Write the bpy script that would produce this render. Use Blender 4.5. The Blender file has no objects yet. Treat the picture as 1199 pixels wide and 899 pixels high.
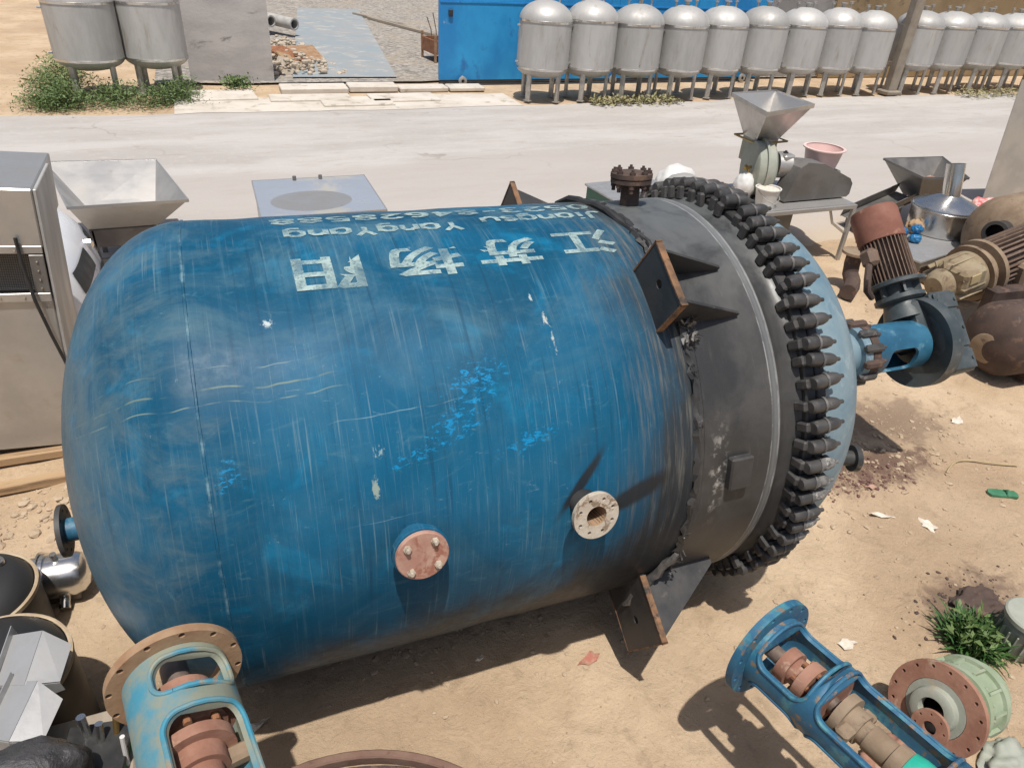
import bpy, bmesh, math, random
import numpy as np
from mathutils import Matrix, Vector
from mathutils.geometry import delaunay_2d_cdt
random.seed(7)
PI = math.pi
S = bpy.context.scene
C = S.collection
# ------------------------------------------------------------------ camera, sky, sun, exposure
cam = bpy.data.cameras.new('camera'); camo = bpy.data.objects.new('camera', cam); C.objects.link(camo)
_r = Vector((0.92855985, -0.36672073, 0.05738037)); _u = Vector((0.15440275, 0.52219311, 0.83873365)); _w = Vector((0.33754465, 0.76995471, -0.54151025))
camo.matrix_world = Matrix(((_r.x, _u.x, -_w.x, 0.0), (_r.y, _u.y, -_w.y, -3.04691), (_r.z, _u.z, -_w.z, 3.432), (0, 0, 0, 1)))
cam.sensor_fit = 'HORIZONTAL'; cam.sensor_width = 36.0; cam.lens = 36.0 * 833.53 / 1199.0
cam.clip_start = 0.05; cam.clip_end = 2000
S.camera = camo
SUN_FROM = Vector((-0.10, -0.30, 1.0)).normalized()
elev = math.asin(SUN_FROM.z); azim = math.atan2(SUN_FROM.x, SUN_FROM.y)
world = bpy.data.worlds.new('World'); S.world = world; world.use_nodes = True
wt = world.node_tree; wt.nodes.clear()
sky = wt.nodes.new('ShaderNodeTexSky'); sky.sky_type = 'NISHITA'; sky.sun_disc = False
sky.sun_elevation = elev; sky.sun_rotation = azim
sky.air_density = 1.0; sky.dust_density = 3.0; sky.ozone_density = 1.0
bg = wt.nodes.new('ShaderNodeBackground'); bg.inputs[1].default_value = 0.082
wo = wt.nodes.new('ShaderNodeOutputWorld'); wt.links.new(sky.outputs[0], bg.inputs[0]); wt.links.new(bg.outputs[0], wo.inputs[0])
sl = bpy.data.lights.new('sun', 'SUN'); sl.energy = 4.0; sl.angle = math.radians(0.8); sl.color = (1.0, 0.955, 0.89)
so = bpy.data.objects.new('sun', sl); C.objects.link(so); so.rotation_euler = SUN_FROM.to_track_quat('Z', 'Y').to_euler(); so.location = (0, -5, 20)
S.view_settings.view_transform = 'Standard'; S.view_settings.look = 'None'; S.view_settings.gamma = 1.0
S.view_settings.use_curve_mapping = False; S.view_settings.exposure = 0.16

# ------------------------------------------------------------------ material helpers
def nd(nt, typ, ins=None, **props):
    n = nt.nodes.new(typ)
    for k, v in props.items(): setattr(n, k, v)
    for k, v in (ins or {}).items():
        if isinstance(v, bpy.types.NodeSocket): nt.links.new(v, n.inputs[k])
        else: n.inputs[k].default_value = v
    return n
def c4(c): return (c[0], c[1], c[2], 1.0)
def vscale(nt, vec, s):
    return nd(nt, 'ShaderNodeVectorMath', {0: vec, 1: s}, operation='MULTIPLY').outputs[0]
def noise(nt, vec, scale, detail=5, rough=0.6, dist=0.0):
    return nd(nt, 'ShaderNodeTexNoise', {'Vector': vec, 'Scale': scale, 'Detail': detail, 'Roughness': rough, 'Distortion': dist}).outputs['Fac']
def sstep(nt, val, a, b, lo=0.0, hi=1.0):
    n = nd(nt, 'ShaderNodeMapRange', {0: val, 1: a, 2: b, 3: lo, 4: hi}); n.interpolation_type = 'SMOOTHSTEP'; return n.outputs[0]
def mixc(nt, f, a, b):
    n = nt.nodes.new('ShaderNodeMix'); n.data_type = 'RGBA'
    for i, v in ((0, f), (6, a), (7, b)):
        if isinstance(v, bpy.types.NodeSocket): nt.links.new(v, n.inputs[i])
        else: n.inputs[i].default_value = v if i == 0 else c4(v)
    return n.outputs[2]
def mth(nt, op, a, b=None):
    ins = {0: a}
    if b is not None: ins[1] = b
    return nd(nt, 'ShaderNodeMath', ins, operation=op).outputs[0]
def begin(name):
    m = bpy.data.materials.new(name); m.use_nodes = True; nt = m.node_tree
    bs = nt.nodes['Principled BSDF']; co = nt.nodes.new('ShaderNodeTexCoord').outputs['Object']
    return m, nt, bs, co
def finish(nt, bs, col, rough, metal=0.0, bumph=None, bstr=0.3, bdist=0.01, spec=None):
    nt.links.new(col, bs.inputs['Base Color'])
    if isinstance(rough, bpy.types.NodeSocket): nt.links.new(rough, bs.inputs['Roughness'])
    else: bs.inputs['Roughness'].default_value = rough
    if isinstance(metal, bpy.types.NodeSocket): nt.links.new(metal, bs.inputs['Metallic'])
    else: bs.inputs['Metallic'].default_value = metal
    if spec is not None: bs.inputs['Specular IOR Level'].default_value = spec
    if bumph is not None:
        b = nd(nt, 'ShaderNodeBump', {'Strength': bstr, 'Distance': bdist, 'Height': bumph}); nt.links.new(b.outputs[0], bs.inputs['Normal'])
MATS = {}
def worn(name, c1, c2, scale=6, rough=0.6, metal=0.0, c3=None, s3=9, th3=(0.55, 0.65), bump=0.25, bscale=45, bdist=0.006, stretch=(1, 1, 1), detail=6, rvar=0.12, th=(0.35, 0.65), c4_=None, s4=25, th4=(0.62, 0.68), world_co=False, objvar=0.0):
    m, nt, bs, co = begin(name)
    if world_co:
        co = nt.nodes.new('ShaderNodeNewGeometry').outputs['Position']
    else:
        oi = nt.nodes.new('ShaderNodeObjectInfo')
        co = nd(nt, 'ShaderNodeVectorMath', {0: co, 1: mixvec(nt, oi)}, operation='ADD').outputs[0]
    v = vscale(nt, co, stretch)
    n1 = noise(nt, v, scale, detail)
    col = mixc(nt, sstep(nt, n1, *th), c1, c2)
    if c3 is not None:
        n3 = noise(nt, v, s3, 8, 0.65, 0.3)
        col = mixc(nt, sstep(nt, n3, *th3), col, c3)
    if c4_ is not None:
        n4 = noise(nt, co, s4, 6, 0.6)
        col = mixc(nt, sstep(nt, n4, *th4), col, c4_)
    if objvar:
        hv = nd(nt, 'ShaderNodeHueSaturation', {'Value': mth(nt, 'ADD', mth(nt, 'MULTIPLY', oi.outputs['Random'], objvar * 2), 1 - objvar), 'Color': col}); col = hv.outputs[0]
    nb = noise(nt, co, bscale, 6, 0.65)
    r = sstep(nt, n1, 0.3, 0.7, max(0.02, rough - rvar), min(1, rough + rvar))
    finish(nt, bs, col, r, metal, nb, bump, bdist)
    MATS[name] = m; return m
def mixvec(nt, oi):
    # random per-object offset so copies do not repeat their marks
    return nd(nt, 'ShaderNodeCombineXYZ', {0: mth(nt, 'MULTIPLY', oi.outputs['Random'], 37.0), 1: mth(nt, 'MULTIPLY', oi.outputs['Random'], 17.0), 2: 0.0}).outputs[0]

# ------------------------------------------------------------------ mesh helpers
def frame(o, z, x=None):
    z = Vector(z).normalized(); x = Vector(x) if x is not None else (Vector((1, 0, 0)) if abs(z.x) < 0.9 else Vector((0, 1, 0)))
    x = (x - z * x.dot(z)).normalized(); y = z.cross(x)
    return Matrix(((x.x, y.x, z.x, o[0]), (x.y, y.y, z.y, o[1]), (x.z, y.z, z.z, o[2]), (0, 0, 0, 1)))
_boxcache = {}
class MB:
    def __init__(s): s.v = []; s.f = []
    def add(s, vs, fs, M=None):
        b = len(s.v)
        for p in vs: s.v.append(tuple(M @ Vector(p)) if M is not None else tuple(p))
        for f in fs: s.f.append(tuple(i + b for i in f))
        return s
    def box(s, c, d, M=None, bev=0.0, rot=None):
        bm = bmesh.new(); bmesh.ops.create_cube(bm, size=1.0)
        for v in bm.verts: v.co = Vector((v.co.x * d[0], v.co.y * d[1], v.co.z * d[2]))
        if bev > 0: bmesh.ops.bevel(bm, geom=bm.edges[:], offset=min(bev, min(d) * 0.45), segments=1, affect='EDGES', profile=0.5)
        L = Matrix.Translation(c)
        if rot is not None: L = L @ rot
        if M is not None: L = M @ L
        bm.verts.index_update(); s.add([v.co for v in bm.verts], [[v.index for v in f.verts] for f in bm.faces], L); bm.free(); return s
    def lathe(s, prof, M=None, n=24, arc=None, jit=0.0):
        """prof: list of (z, r); axis = local z of M"""
        rings = []; vs = []; fs = []
        full = arc is None; a0, a1 = (0, 2 * PI) if full else arc; k = n if full else n + 1
        for z, r in prof:
            if r <= 1e-6 and full: rings.append([len(vs)]); vs.append((0, 0, z)); continue
            row = []
            for i in range(k):
                a = a0 + (a1 - a0) * i / n; rr = r + (random.uniform(-jit, jit) if jit else 0)
                row.append(len(vs)); vs.append((rr * math.cos(a), rr * math.sin(a), z + (random.uniform(-jit, jit) if jit else 0)))
            rings.append(row)
        for A, B in zip(rings, rings[1:]):
            m = n if full else n
            for i in range(m):
                j = (i + 1) % n if full else i + 1
                if len(A) == 1 and len(B) == 1: continue
                if len(A) == 1: fs.append((A[0], B[j], B[i]))
                elif len(B) == 1: fs.append((A[i], A[j], B[0]))
                else: fs.append((A[i], A[j], B[j], B[i]))
        return s.add(vs, fs, M)
    def cyl(s, p0, p1, r0, r1=None, n=20, bev=0.0):
        p0 = Vector(p0); p1 = Vector(p1); h = (p1 - p0).length; r1 = r0 if r1 is None else r1
        if bev > 0: pr = [(0, 0), (0, r0 - bev), (bev, r0), (h - bev, r1), (h, r1 - bev), (h, 0)]
        else: pr = [(0, 0), (0, r0), (h, r1), (h, 0)]
        return s.lathe(pr, frame(p0, p1 - p0), n)
    def pipe(s, p0, p1, r, ri, n=24):
        p0 = Vector(p0); p1 = Vector(p1); h = (p1 - p0).length
        return s.lathe([(0, ri), (0, r), (h, r), (h, ri), (0, ri)], frame(p0, p1 - p0), n)
    def tube(s, pts, r, n=8):
        pts = [Vector(p) for p in pts]; vs = []; fs = []; px = None
        for i, p in enumerate(pts):
            d = (pts[min(i + 1, len(pts) - 1)] - pts[max(i - 1, 0)]).normalized()
            F = frame(p, d, px); px = Vector((F[0][0], F[1][0], F[2][0])); rr = r[i] if isinstance(r, (list, tuple)) else r
            for k in range(n):
                a = 2 * PI * k / n; vs.append(F @ Vector((rr * math.cos(a), rr * math.sin(a), 0)))
        for i in range(len(pts) - 1):
            for k in range(n):
                fs.append((i * n + k, i * n + (k + 1) % n, (i + 1) * n + (k + 1) % n, (i + 1) * n + k))
        fs.append(tuple(range(n - 1, -1, -1))); fs.append(tuple((len(pts) - 1) * n + k for k in range(n)))
        return s.add(vs, fs)
    def prism(s, poly, h, M=None):
        n = len(poly); vs = [(x, y, 0) for x, y in poly] + [(x, y, h) for x, y in poly]
        fs = [tuple(range(n - 1, -1, -1)), tuple(range(n, 2 * n))] + [(i, (i + 1) % n, n + (i + 1) % n, n + i) for i in range(n)]
        return s.add(vs, fs, M)
    def sheet(s, outline, holes=(), th=0.01, fn=None, step=None):
        """flat plate with real holes, thickness th, optionally bent: fn(u,v,w)->xyz"""
        pts = []; edges = []
        def loop(L):
            b = len(pts); pts.extend(Vector(p) for p in L); n = len(L); edges.extend((b + i, b + (i + 1) % n) for i in range(n))
        loop(outline)
        for h in holes: loop(h)
        if step:
            xs = [p[0] for p in outline]; ys = [p[1] for p in outline]
            def inside(p, L):
                c = False; n = len(L); j = n - 1
                for i in range(n):
                    if ((L[i][1] > p[1]) != (L[j][1] > p[1])) and (p[0] < (L[j][0] - L[i][0]) * (p[1] - L[i][1]) / (L[j][1] - L[i][1]) + L[i][0]): c = not c
                    j = i
                return c
            x = min(xs) + step * 0.51
            while x < max(xs):
                y = min(ys) + step * 0.53
                while y < max(ys):
                    if inside((x, y), outline) and not any(inside((x, y), h) for h in holes): pts.append(Vector((x, y)))
                    y += step
                x += step
        ov, oe, of, *_ = delaunay_2d_cdt(pts, edges, [], 2, 1e-6)
        def inp(p, L):
            c = False; n = len(L); j = n - 1
            for i in range(n):
                if ((L[i][1] > p[1]) != (L[j][1] > p[1])) and (p[0] < (L[j][0] - L[i][0]) * (p[1] - L[i][1]) / (L[j][1] - L[i][1]) + L[i][0]): c = not c
                j = i
            return c
        tris = []
        for f in of:
            cx = sum(ov[i][0] for i in f) / len(f); cy = sum(ov[i][1] for i in f) / len(f)
            if inp((cx, cy), outline) and not any(inp((cx, cy), h) for h in holes): tris.append(tuple(f))
        if fn is None: fn = lambda u, v, w: (u, v, w)
        n = len(ov); vs = [fn(p[0], p[1], th) for p in ov] + [fn(p[0], p[1], 0) for p in ov]
        fs = [t for t in tris] + [tuple(i + n for i in reversed(t)) for t in tris]
        cnt = {}
        for t in tris:
            for i in range(len(t)):
                e = (t[i], t[(i + 1) % len(t)]); cnt[e] = 1
        for (i, j) in cnt:
            if (j, i) not in cnt: fs.append((j, i, i + n, j + n))
        return s.add(vs, fs)
    def build(s, name, mat, parent=None, sharp=35, loc=None, M=None):
        me = bpy.data.meshes.new(name); me.from_pydata(s.v, [], s.f); me.validate(); me.update()
        me.materials.append(mat if not isinstance(mat, str) else MATS[mat])
        for p in me.polygons: p.use_smooth = True
        try: me.set_sharp_from_angle(angle=math.radians(sharp))
        except Exception: pass
        o = bpy.data.objects.new(name, me); C.objects.link(o)
        if parent is not None: o.parent = parent
        if loc is not None: o.location = loc
        if M is not None: o.matrix_local = M
        return o
def tag(o, label, cat, group=None):
    o['label'] = label; o['category'] = cat
    if group: o['group'] = group
    return o
def thing(name, label, cat, loc=(0, 0, 0), rz=0.0, group=None):
    o = bpy.data.objects.new(name, None); C.objects.link(o); o.empty_display_size = 0.2
    o.location = loc; o.rotation_euler = (0, 0, rz); return tag(o, label, cat, group)
def struct(o, kind='structure'): o['kind'] = kind; return o
def copy_tree(o, parent=None):
    c = o.copy(); C.objects.link(c); c.parent = parent
    for ch in list(o.children): copy_tree(ch, c)
    return c
def circ(cx, cy, r, n=24, a0=0.0): return [(cx + r * math.cos(a0 + 2 * PI * i / n), cy + r * math.sin(a0 + 2 * PI * i / n)) for i in range(n)]
def rrect(x0, y0, x1, y1, r, k=5):
    out = []
    for cx, cy, a in ((x1 - r, y1 - r, 0), (x0 + r, y1 - r, PI / 2), (x0 + r, y0 + r, PI), (x1 - r, y0 + r, 1.5 * PI)):
        for i in range(k + 1): out.append((cx + r * math.cos(a + PI / 2 * i / k), cy + r * math.sin(a + PI / 2 * i / k)))
    return out
def flange(mb, M, ro, ri, th, nb, rb, rh, n=40):
    holes = ([circ(0, 0, ri, n)] if ri > 0 else []) + [circ(rb * math.cos(2 * PI * (i + .5) / nb), rb * math.sin(2 * PI * (i + .5) / nb), rh, 10) for i in range(nb)]
    t = MB(); t.sheet(circ(0, 0, ro, n), holes, th); mb.add(t.v, t.f, M); return mb
def vnoise(x, y, seed=0):
    xi = np.floor(x).astype(np.int64); yi = np.floor(y).astype(np.int64); xf = x - xi; yf = y - yi
    def h(a, b):
        n = (a * 374761393 + b * 668265263 + seed * 974711) & 0x7fffffff
        n = ((n ^ (n >> 13)) * 1274126177) & 0x7fffffff
        return ((n ^ (n >> 16)) & 0xffff) / 65535.0
    u = xf * xf * (3 - 2 * xf); v = yf * yf * (3 - 2 * yf)
    return (h(xi, yi) * (1 - u) + h(xi + 1, yi) * u) * (1 - v) + (h(xi, yi + 1) * (1 - u) + h(xi + 1, yi + 1) * u) * v
def fbm(x, y, seed=0, oc=5):
    t = 0; a = 0.5
    for o in range(oc): t = t + a * vnoise(x * 2 ** o, y * 2 ** o, seed + o); a *= 0.5
    return t - 0.5

# ------------------------------------------------------------------ materials
def make_ground():
    m, nt, bs, co = begin('dry_sandy_soil')
    n1 = noise(nt, co, 0.9, 8, 0.6); n2 = noise(nt, co, 5.0, 8, 0.68, 0.6); n3 = noise(nt, co, 45, 6, 0.7); n5 = noise(nt, co, 0.33, 4, 0.5)
    col = mixc(nt, sstep(nt, n1, 0.35, 0.66), (0.46, 0.335, 0.215), (0.57, 0.435, 0.295))
    col = mixc(nt, sstep(nt, n2, 0.50, 0.74, 0, 0.7), col, (0.33, 0.24, 0.155))
    col = mixc(nt, sstep(nt, n5, 0.53, 0.66, 0, 0.45), col, (0.36, 0.255, 0.17))
    col = mixc(nt, sstep(nt, n3, 0.60, 0.74, 0, 0.55), col, (0.62, 0.52, 0.40))
    col = mixc(nt, sstep(nt, n3, 0.40, 0.26, 0, 0.6), col, (0.24, 0.17, 0.11))
    n6 = noise(nt, co, 17, 8, 0.75, 1.2); col = mixc(nt, sstep(nt, n6, 0.56, 0.72, 0, 0.5), col, (0.23, 0.16, 0.10))
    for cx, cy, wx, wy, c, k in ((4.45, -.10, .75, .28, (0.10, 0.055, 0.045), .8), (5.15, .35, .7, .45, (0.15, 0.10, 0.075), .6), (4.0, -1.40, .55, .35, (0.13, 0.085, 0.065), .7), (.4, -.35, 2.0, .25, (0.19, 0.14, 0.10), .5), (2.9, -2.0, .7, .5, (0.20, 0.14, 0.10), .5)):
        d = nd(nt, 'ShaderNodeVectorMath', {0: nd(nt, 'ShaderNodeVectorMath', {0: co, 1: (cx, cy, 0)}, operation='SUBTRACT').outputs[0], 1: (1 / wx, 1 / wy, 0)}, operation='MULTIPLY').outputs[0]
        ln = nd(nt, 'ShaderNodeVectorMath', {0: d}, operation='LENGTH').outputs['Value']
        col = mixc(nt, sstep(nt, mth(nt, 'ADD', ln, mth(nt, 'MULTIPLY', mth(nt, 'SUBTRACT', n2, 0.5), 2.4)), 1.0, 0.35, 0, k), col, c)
    h = mth(nt, 'ADD', mth(nt, 'ADD', mth(nt, 'MULTIPLY', n6, 0.5), mth(nt, 'MULTIPLY', n2, 1.2)), mth(nt, 'ADD', mth(nt, 'MULTIPLY', n3, 0.35), mth(nt, 'MULTIPLY', noise(nt, co, 160, 3, 0.6), 0.12)))
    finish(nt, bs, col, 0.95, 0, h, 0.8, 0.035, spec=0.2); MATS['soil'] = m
make_ground()
def make_road():
    m, nt, bs, co = begin('dusty_concrete_road')
    n1 = noise(nt, vscale(nt, co, (0.25, 1, 1)), 0.9, 8, 0.6); n2 = noise(nt, vscale(nt, co, (0.4, 1.6, 1)), 3.2, 9, 0.7, 0.5); n3 = noise(nt, co, 35, 5, 0.7)
    col = mixc(nt, sstep(nt, n1, 0.38, 0.62), (0.385, 0.36, 0.335), (0.455, 0.43, 0.405))
    col = mixc(nt, sstep(nt, n2, 0.50, 0.72, 0, 0.7), col, (0.345, 0.305, 0.265))
    n4 = noise(nt, co, 9, 8, 0.72, 0.5); col = mixc(nt, sstep(nt, n4, 0.52, 0.70, 0, 0.45), col, (0.52, 0.48, 0.44))
    vc = nd(nt, 'ShaderNodeTexVoronoi', {'Vector': nd(nt, 'ShaderNodeVectorMath', {0: co, 1: nd(nt, 'ShaderNodeTexNoise', {'Vector': co, 'Scale': 1.3, 'Detail': 5.0}).outputs['Color']}, operation='ADD').outputs[0], 'Scale': 0.30}, feature='DISTANCE_TO_EDGE').outputs['Distance']
    col = mixc(nt, mth(nt, 'MULTIPLY', sstep(nt, vc, 0.010, 0.003), sstep(nt, noise(nt, co, 0.35, 4), 0.48, 0.66, 0.0, 0.6)), col, (0.24, 0.21, 0.18))
    sx = nd(nt, 'ShaderNodeSeparateXYZ', {0: co}); edge = mth(nt, 'ADD', sx.outputs[1], mth(nt, 'MULTIPLY', mth(nt, 'SUBTRACT', n1, 0.5), 2.2))
    col = mixc(nt, sstep(nt, edge, 9.0, 8.2, 0, 0.65), col, (0.40, 0.365, 0.335))
    col = mixc(nt, sstep(nt, edge, 5.6, 3.6, 0, 0.95), col, (0.47, 0.37, 0.26))
    col = mixc(nt, sstep(nt, n3, 0.60, 0.72, 0, 0.4), col, (0.33, 0.29, 0.25))
    h = mth(nt, 'ADD', n2, mth(nt, 'MULTIPLY', n3, 0.4))
    finish(nt, bs, col, 0.9, 0, h, 0.35, 0.02, spec=0.25); MATS['road'] = m
make_road()
def make_gravel():
    m, nt, bs, co = begin('grey_gravel')
    vo = nd(nt, 'ShaderNodeTexVoronoi', {'Vector': co, 'Scale': 11.0}); n1 = noise(nt, co, 0.7, 6); n2 = noise(nt, co, 14, 5, .7)
    col = mixc(nt, nd(nt, 'ShaderNodeSeparateXYZ', {0: vo.outputs['Color']}).outputs[0], (0.20, 0.18, 0.155), (0.47, 0.43, 0.38))
    col = mixc(nt, sstep(nt, n1, 0.45, 0.65, 0, 0.55), col, (0.40, 0.33, 0.25))
    finish(nt, bs, col, 0.95, 0, mth(nt, 'ADD', vo.outputs['Distance'], n2), 0.9, 0.06); MATS['gravel'] = m
make_gravel()
worn('pad_concrete', (0.60, 0.55, 0.48), (0.50, 0.45, 0.385), 1.6, 0.9, c3=(0.36, 0.31, 0.25), s3=3.2, th3=(0.56, 0.68), bump=0.4, bscale=22, bdist=0.02)
worn('path_steel', (0.31, 0.315, 0.31), (0.25, 0.29, 0.31), 0.8, 0.7, c3=(0.42, 0.40, 0.36), s3=2.2, th3=(0.52, 0.66), bump=0.2)
worn('steel_matt', (0.47, 0.46, 0.44), (0.40, 0.39, 0.37), 3.0, 0.56, 0.3, c3=(0.33, 0.30, 0.26), s3=4, th3=(0.55, 0.74), bump=0.25, bscale=3.5, bdist=0.03, stretch=(1.4, 1.4, 0.35), objvar=.13)
worn('steel_leg', (0.50, 0.48, 0.44), (0.40, 0.375, 0.34), 7, 0.5, 0.6, bump=0.1)
worn('steel_bright', (0.66, 0.655, 0.64), (0.56, 0.55, 0.53), 4.0, 0.24, 0.95, bump=0.06, bscale=8, bdist=0.01, rvar=0.08)
worn('steel_sheet', (0.50, 0.49, 0.47), (0.42, 0.405, 0.385), 2.2, 0.38, 0.6, bump=0.12, bscale=3, bdist=0.02, rvar=0.1, c3=(0.42, 0.37, 0.31), s3=4, th3=(0.6, 0.75))
worn('steel_dark', (0.15, 0.142, 0.133), (0.21, 0.20, 0.188), 3.0, 0.42, 0.4, bump=0.12)
worn('panel_stainless_blue', (0.40, 0.44, 0.50), (0.36, 0.39, 0.44), 1.5, 0.35, 0.3, bump=0.1, bscale=2.5, bdist=0.02, c3=(0.50, 0.48, 0.43), s3=1.2, th3=(0.5, 0.62))
worn('blue_container', (0.018, 0.21, 0.50), (0.025, 0.30, 0.62), 1.1, 0.5, c3=(0.02, 0.155, 0.40), s3=2.2, th3=(0.55, 0.7), bump=0.12, bscale=4, bdist=0.02, stretch=(1, 1, 0.6), c4_=(0.30, 0.42, 0.52), s4=3.1, th4=(0.66, 0.74))
worn('slab_concrete', (0.33, 0.31, 0.30), (0.42, 0.395, 0.375), 1.5, 0.9, c3=(0.17, 0.155, 0.15), s3=2.0, th3=(0.58, 0.72), bump=0.4, bscale=18, bdist=0.015, stretch=(0.7, 1, 1.5))
worn('wall_grey', (0.26, 0.245, 0.23), (0.34, 0.32, 0.30), 1.2, 0.9, bump=0.3, bscale=12, bdist=0.02)
worn('wall_brown', (0.25, 0.175, 0.09), (0.33, 0.24, 0.14), 0.8, 0.85, c3=(0.17, 0.12, 0.07), s3=1.5, bump=0.3, bscale=10, bdist=0.02)
worn('post_brown', (0.22, 0.18, 0.14), (0.29, 0.25, 0.20), 3, 0.9, bump=0.4, bscale=20)
worn('rust', (0.22, 0.085, 0.038), (0.30, 0.14, 0.07), 9, 0.85, c3=(0.11, 0.05, 0.03), s3=16, th3=(0.55, 0.68), bump=0.5, bscale=70, bdist=0.004)
worn('rust_light', (0.34, 0.225, 0.135), (0.27, 0.155, 0.085), 7, 0.85, c3=(0.22, 0.11, 0.06), s3=14, th3=(0.58, 0.7), bump=0.5, bscale=60, bdist=0.004)
worn('rust_edge', (0.24, 0.125, 0.06), (0.11, 0.065, 0.04), 12, 0.85, c3=(0.04, 0.035, 0.03), s3=11, th3=(0.50, 0.60), bump=0.6, bscale=60, bdist=0.005)
worn('dust_yellow', (0.30, 0.245, 0.16), (0.23, 0.175, 0.11), 6, 0.9, c3=(0.15, 0.10, 0.065), s3=9, th3=(0.54, 0.68), bump=0.4, bscale=50, bdist=0.005)
worn('rusty_brown', (0.16, 0.09, 0.065), (0.21, 0.13, 0.095), 8, 0.85, c3=(0.11, 0.06, 0.045), s3=14, th3=(0.55, 0.68), bump=0.5, bscale=70, bdist=0.004)
worn('rust_red', (0.225, 0.095, 0.065), (0.175, 0.072, 0.05), 6, 0.8, c3=(0.33, 0.19, 0.13), s3=6, th3=(0.6, 0.75), bump=0.25, bscale=60, bdist=0.003)
worn('rust_dark', (0.055, 0.036, 0.031), (0.09, 0.06, 0.047), 6, 0.85, c3=(0.14, 0.085, 0.06), s3=10, bump=0.5, bscale=50, bdist=0.005)
worn('brown_dust', (0.27, 0.20, 0.135), (0.20, 0.14, 0.09), 5, 0.85, c3=(0.12, 0.08, 0.05), s3=8, th3=(0.56, 0.7), bump=0.4, bscale=50, bdist=0.005)
worn('black_paint', (0.030, 0.030, 0.031), (0.052, 0.050, 0.048), 5, 0.5, c3=(0.13, 0.115, 0.10), s3=13, th3=(0.62, 0.74), bump=0.25, bscale=60, bdist=0.003)
worn('clamp_black', (0.040, 0.039, 0.039), (0.065, 0.062, 0.060), 9, 0.5, c3=(0.15, 0.14, 0.13), s3=18, th3=(0.6, 0.72), bump=0.4, bscale=70, bdist=0.004)
worn('clamp_dusty', (0.07, 0.068, 0.065), (0.19, 0.18, 0.17), 22, 0.75, c3=(0.32, 0.305, 0.285), s3=30, th3=(0.52, 0.6), bump=0.7, bscale=70, bdist=0.006)
worn('strap_grey', (0.10, 0.098, 0.095), (0.16, 0.15, 0.145), 20, 0.55, 0.3)
worn('gear_grey', (0.042, 0.055, 0.06), (0.068, 0.08, 0.085), 7, 0.5, c3=(0.17, 0.16, 0.145), s3=11, th3=(0.58, 0.72), bump=0.2, bscale=70, bdist=0.003)
worn('motor_brown', (0.16, 0.105, 0.075), (0.115, 0.08, 0.06), 8, 0.7, c3=(0.27, 0.20, 0.15), s3=12, th3=(0.56, 0.68), bump=0.3, bscale=60, bdist=0.003)
worn('stand_blue', (0.018, 0.085, 0.15), (0.025, 0.125, 0.21), 5, 0.5, c3=(0.10, 0.22, 0.30), s3=7, th3=(0.55, 0.68), bump=0.2)
worn('nozzle_sandy', (0.42, 0.36, 0.285), (0.50, 0.45, 0.37), 14, 0.9, c3=(0.22, 0.16, 0.11), s3=26, th3=(0.54, 0.62), bump=0.6, bscale=80, bdist=0.004)
worn('cover_pink', (0.36, 0.19, 0.145), (0.45, 0.29, 0.22), 9, 0.8, c3=(0.30, 0.125, 0.085), s3=7, th3=(0.5, 0.58), bump=0.3)
worn('lantern_paint', (0.025, 0.13, 0.22), (0.02, 0.095, 0.18), 6, 0.6, c3=(0.06, 0.21, 0.26), s3=8, th3=(0.52, 0.64), c4_=(0.20, 0.14, 0.09), s4=13, th4=(0.58, 0.66), bump=0.3, bscale=50, bdist=0.004)
worn('lantern_teal', (0.22, 0.235, 0.18), (0.045, 0.22, 0.31), 2.6, 0.65, c3=(0.06, 0.27, 0.36), s3=6, th3=(0.58, 0.70), c4_=(0.26, 0.22, 0.15), s4=9, th4=(0.60, 0.70), bump=0.3, bscale=50, bdist=0.004, th=(0.48, 0.62))
worn('rusty_pink', (0.34, 0.18, 0.125), (0.25, 0.12, 0.08), 8, 0.85, c3=(0.42, 0.29, 0.21), s3=10, th3=(0.56, 0.68), bump=0.5, bscale=60, bdist=0.004)
worn('shaft_grey', (0.14, 0.105, 0.09), (0.24, 0.18, 0.145), 10, 0.6, 0.3, bump=0.3)
worn('pale_green', (0.25, 0.31, 0.20), (0.31, 0.36, 0.26), 6, 0.6, c3=(0.36, 0.32, 0.24), s3=8, th3=(0.58, 0.7), bump=0.25)
worn('pale_grey_green', (0.27, 0.29, 0.24), (0.34, 0.35, 0.30), 6, 0.7, c3=(0.36, 0.30, 0.22), s3=8, th3=(0.56, 0.7), bump=0.3)
worn('teal_collar', (0.02, 0.34, 0.24), (0.03, 0.42, 0.31), 9, 0.45, bump=0.1)
worn('dark_drum', (0.016, 0.017, 0.018), (0.026, 0.026, 0.027), 3, 0.5, bump=0.08, stretch=(1, 0.3, 1))
worn('cream_rim', (0.46, 0.37, 0.255), (0.36, 0.27, 0.175), 9, 0.8, bump=0.3)
worn('white_metal', (0.40, 0.40, 0.40), (0.32, 0.32, 0.32), 7, 0.4, 0.4, bump=0.05)
worn('white_plastic', (0.66, 0.65, 0.63), (0.58, 0.57, 0.54), 6, 0.4, bump=0.05)
worn('white_shell', (0.72, 0.73, 0.75), (0.66, 0.67, 0.69), 3, 0.25, bump=0.03)
worn('pink_plastic', (0.72, 0.52, 0.48), (0.75, 0.56, 0.52), 5, 0.42, bump=0.05)
worn('pink_trim', (0.55, 0.22, 0.36), (0.60, 0.30, 0.42), 5, 0.4, bump=0.05)
worn('red_bag', (0.60, 0.13, 0.13), (0.75, 0.50, 0.45), 7, 0.45, bump=0.3, th=(0.45, 0.6))
worn('red_cloth', (0.36, 0.12, 0.085), (0.42, 0.24, 0.17), 30, 0.9, bump=0.6, bscale=40)
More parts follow.
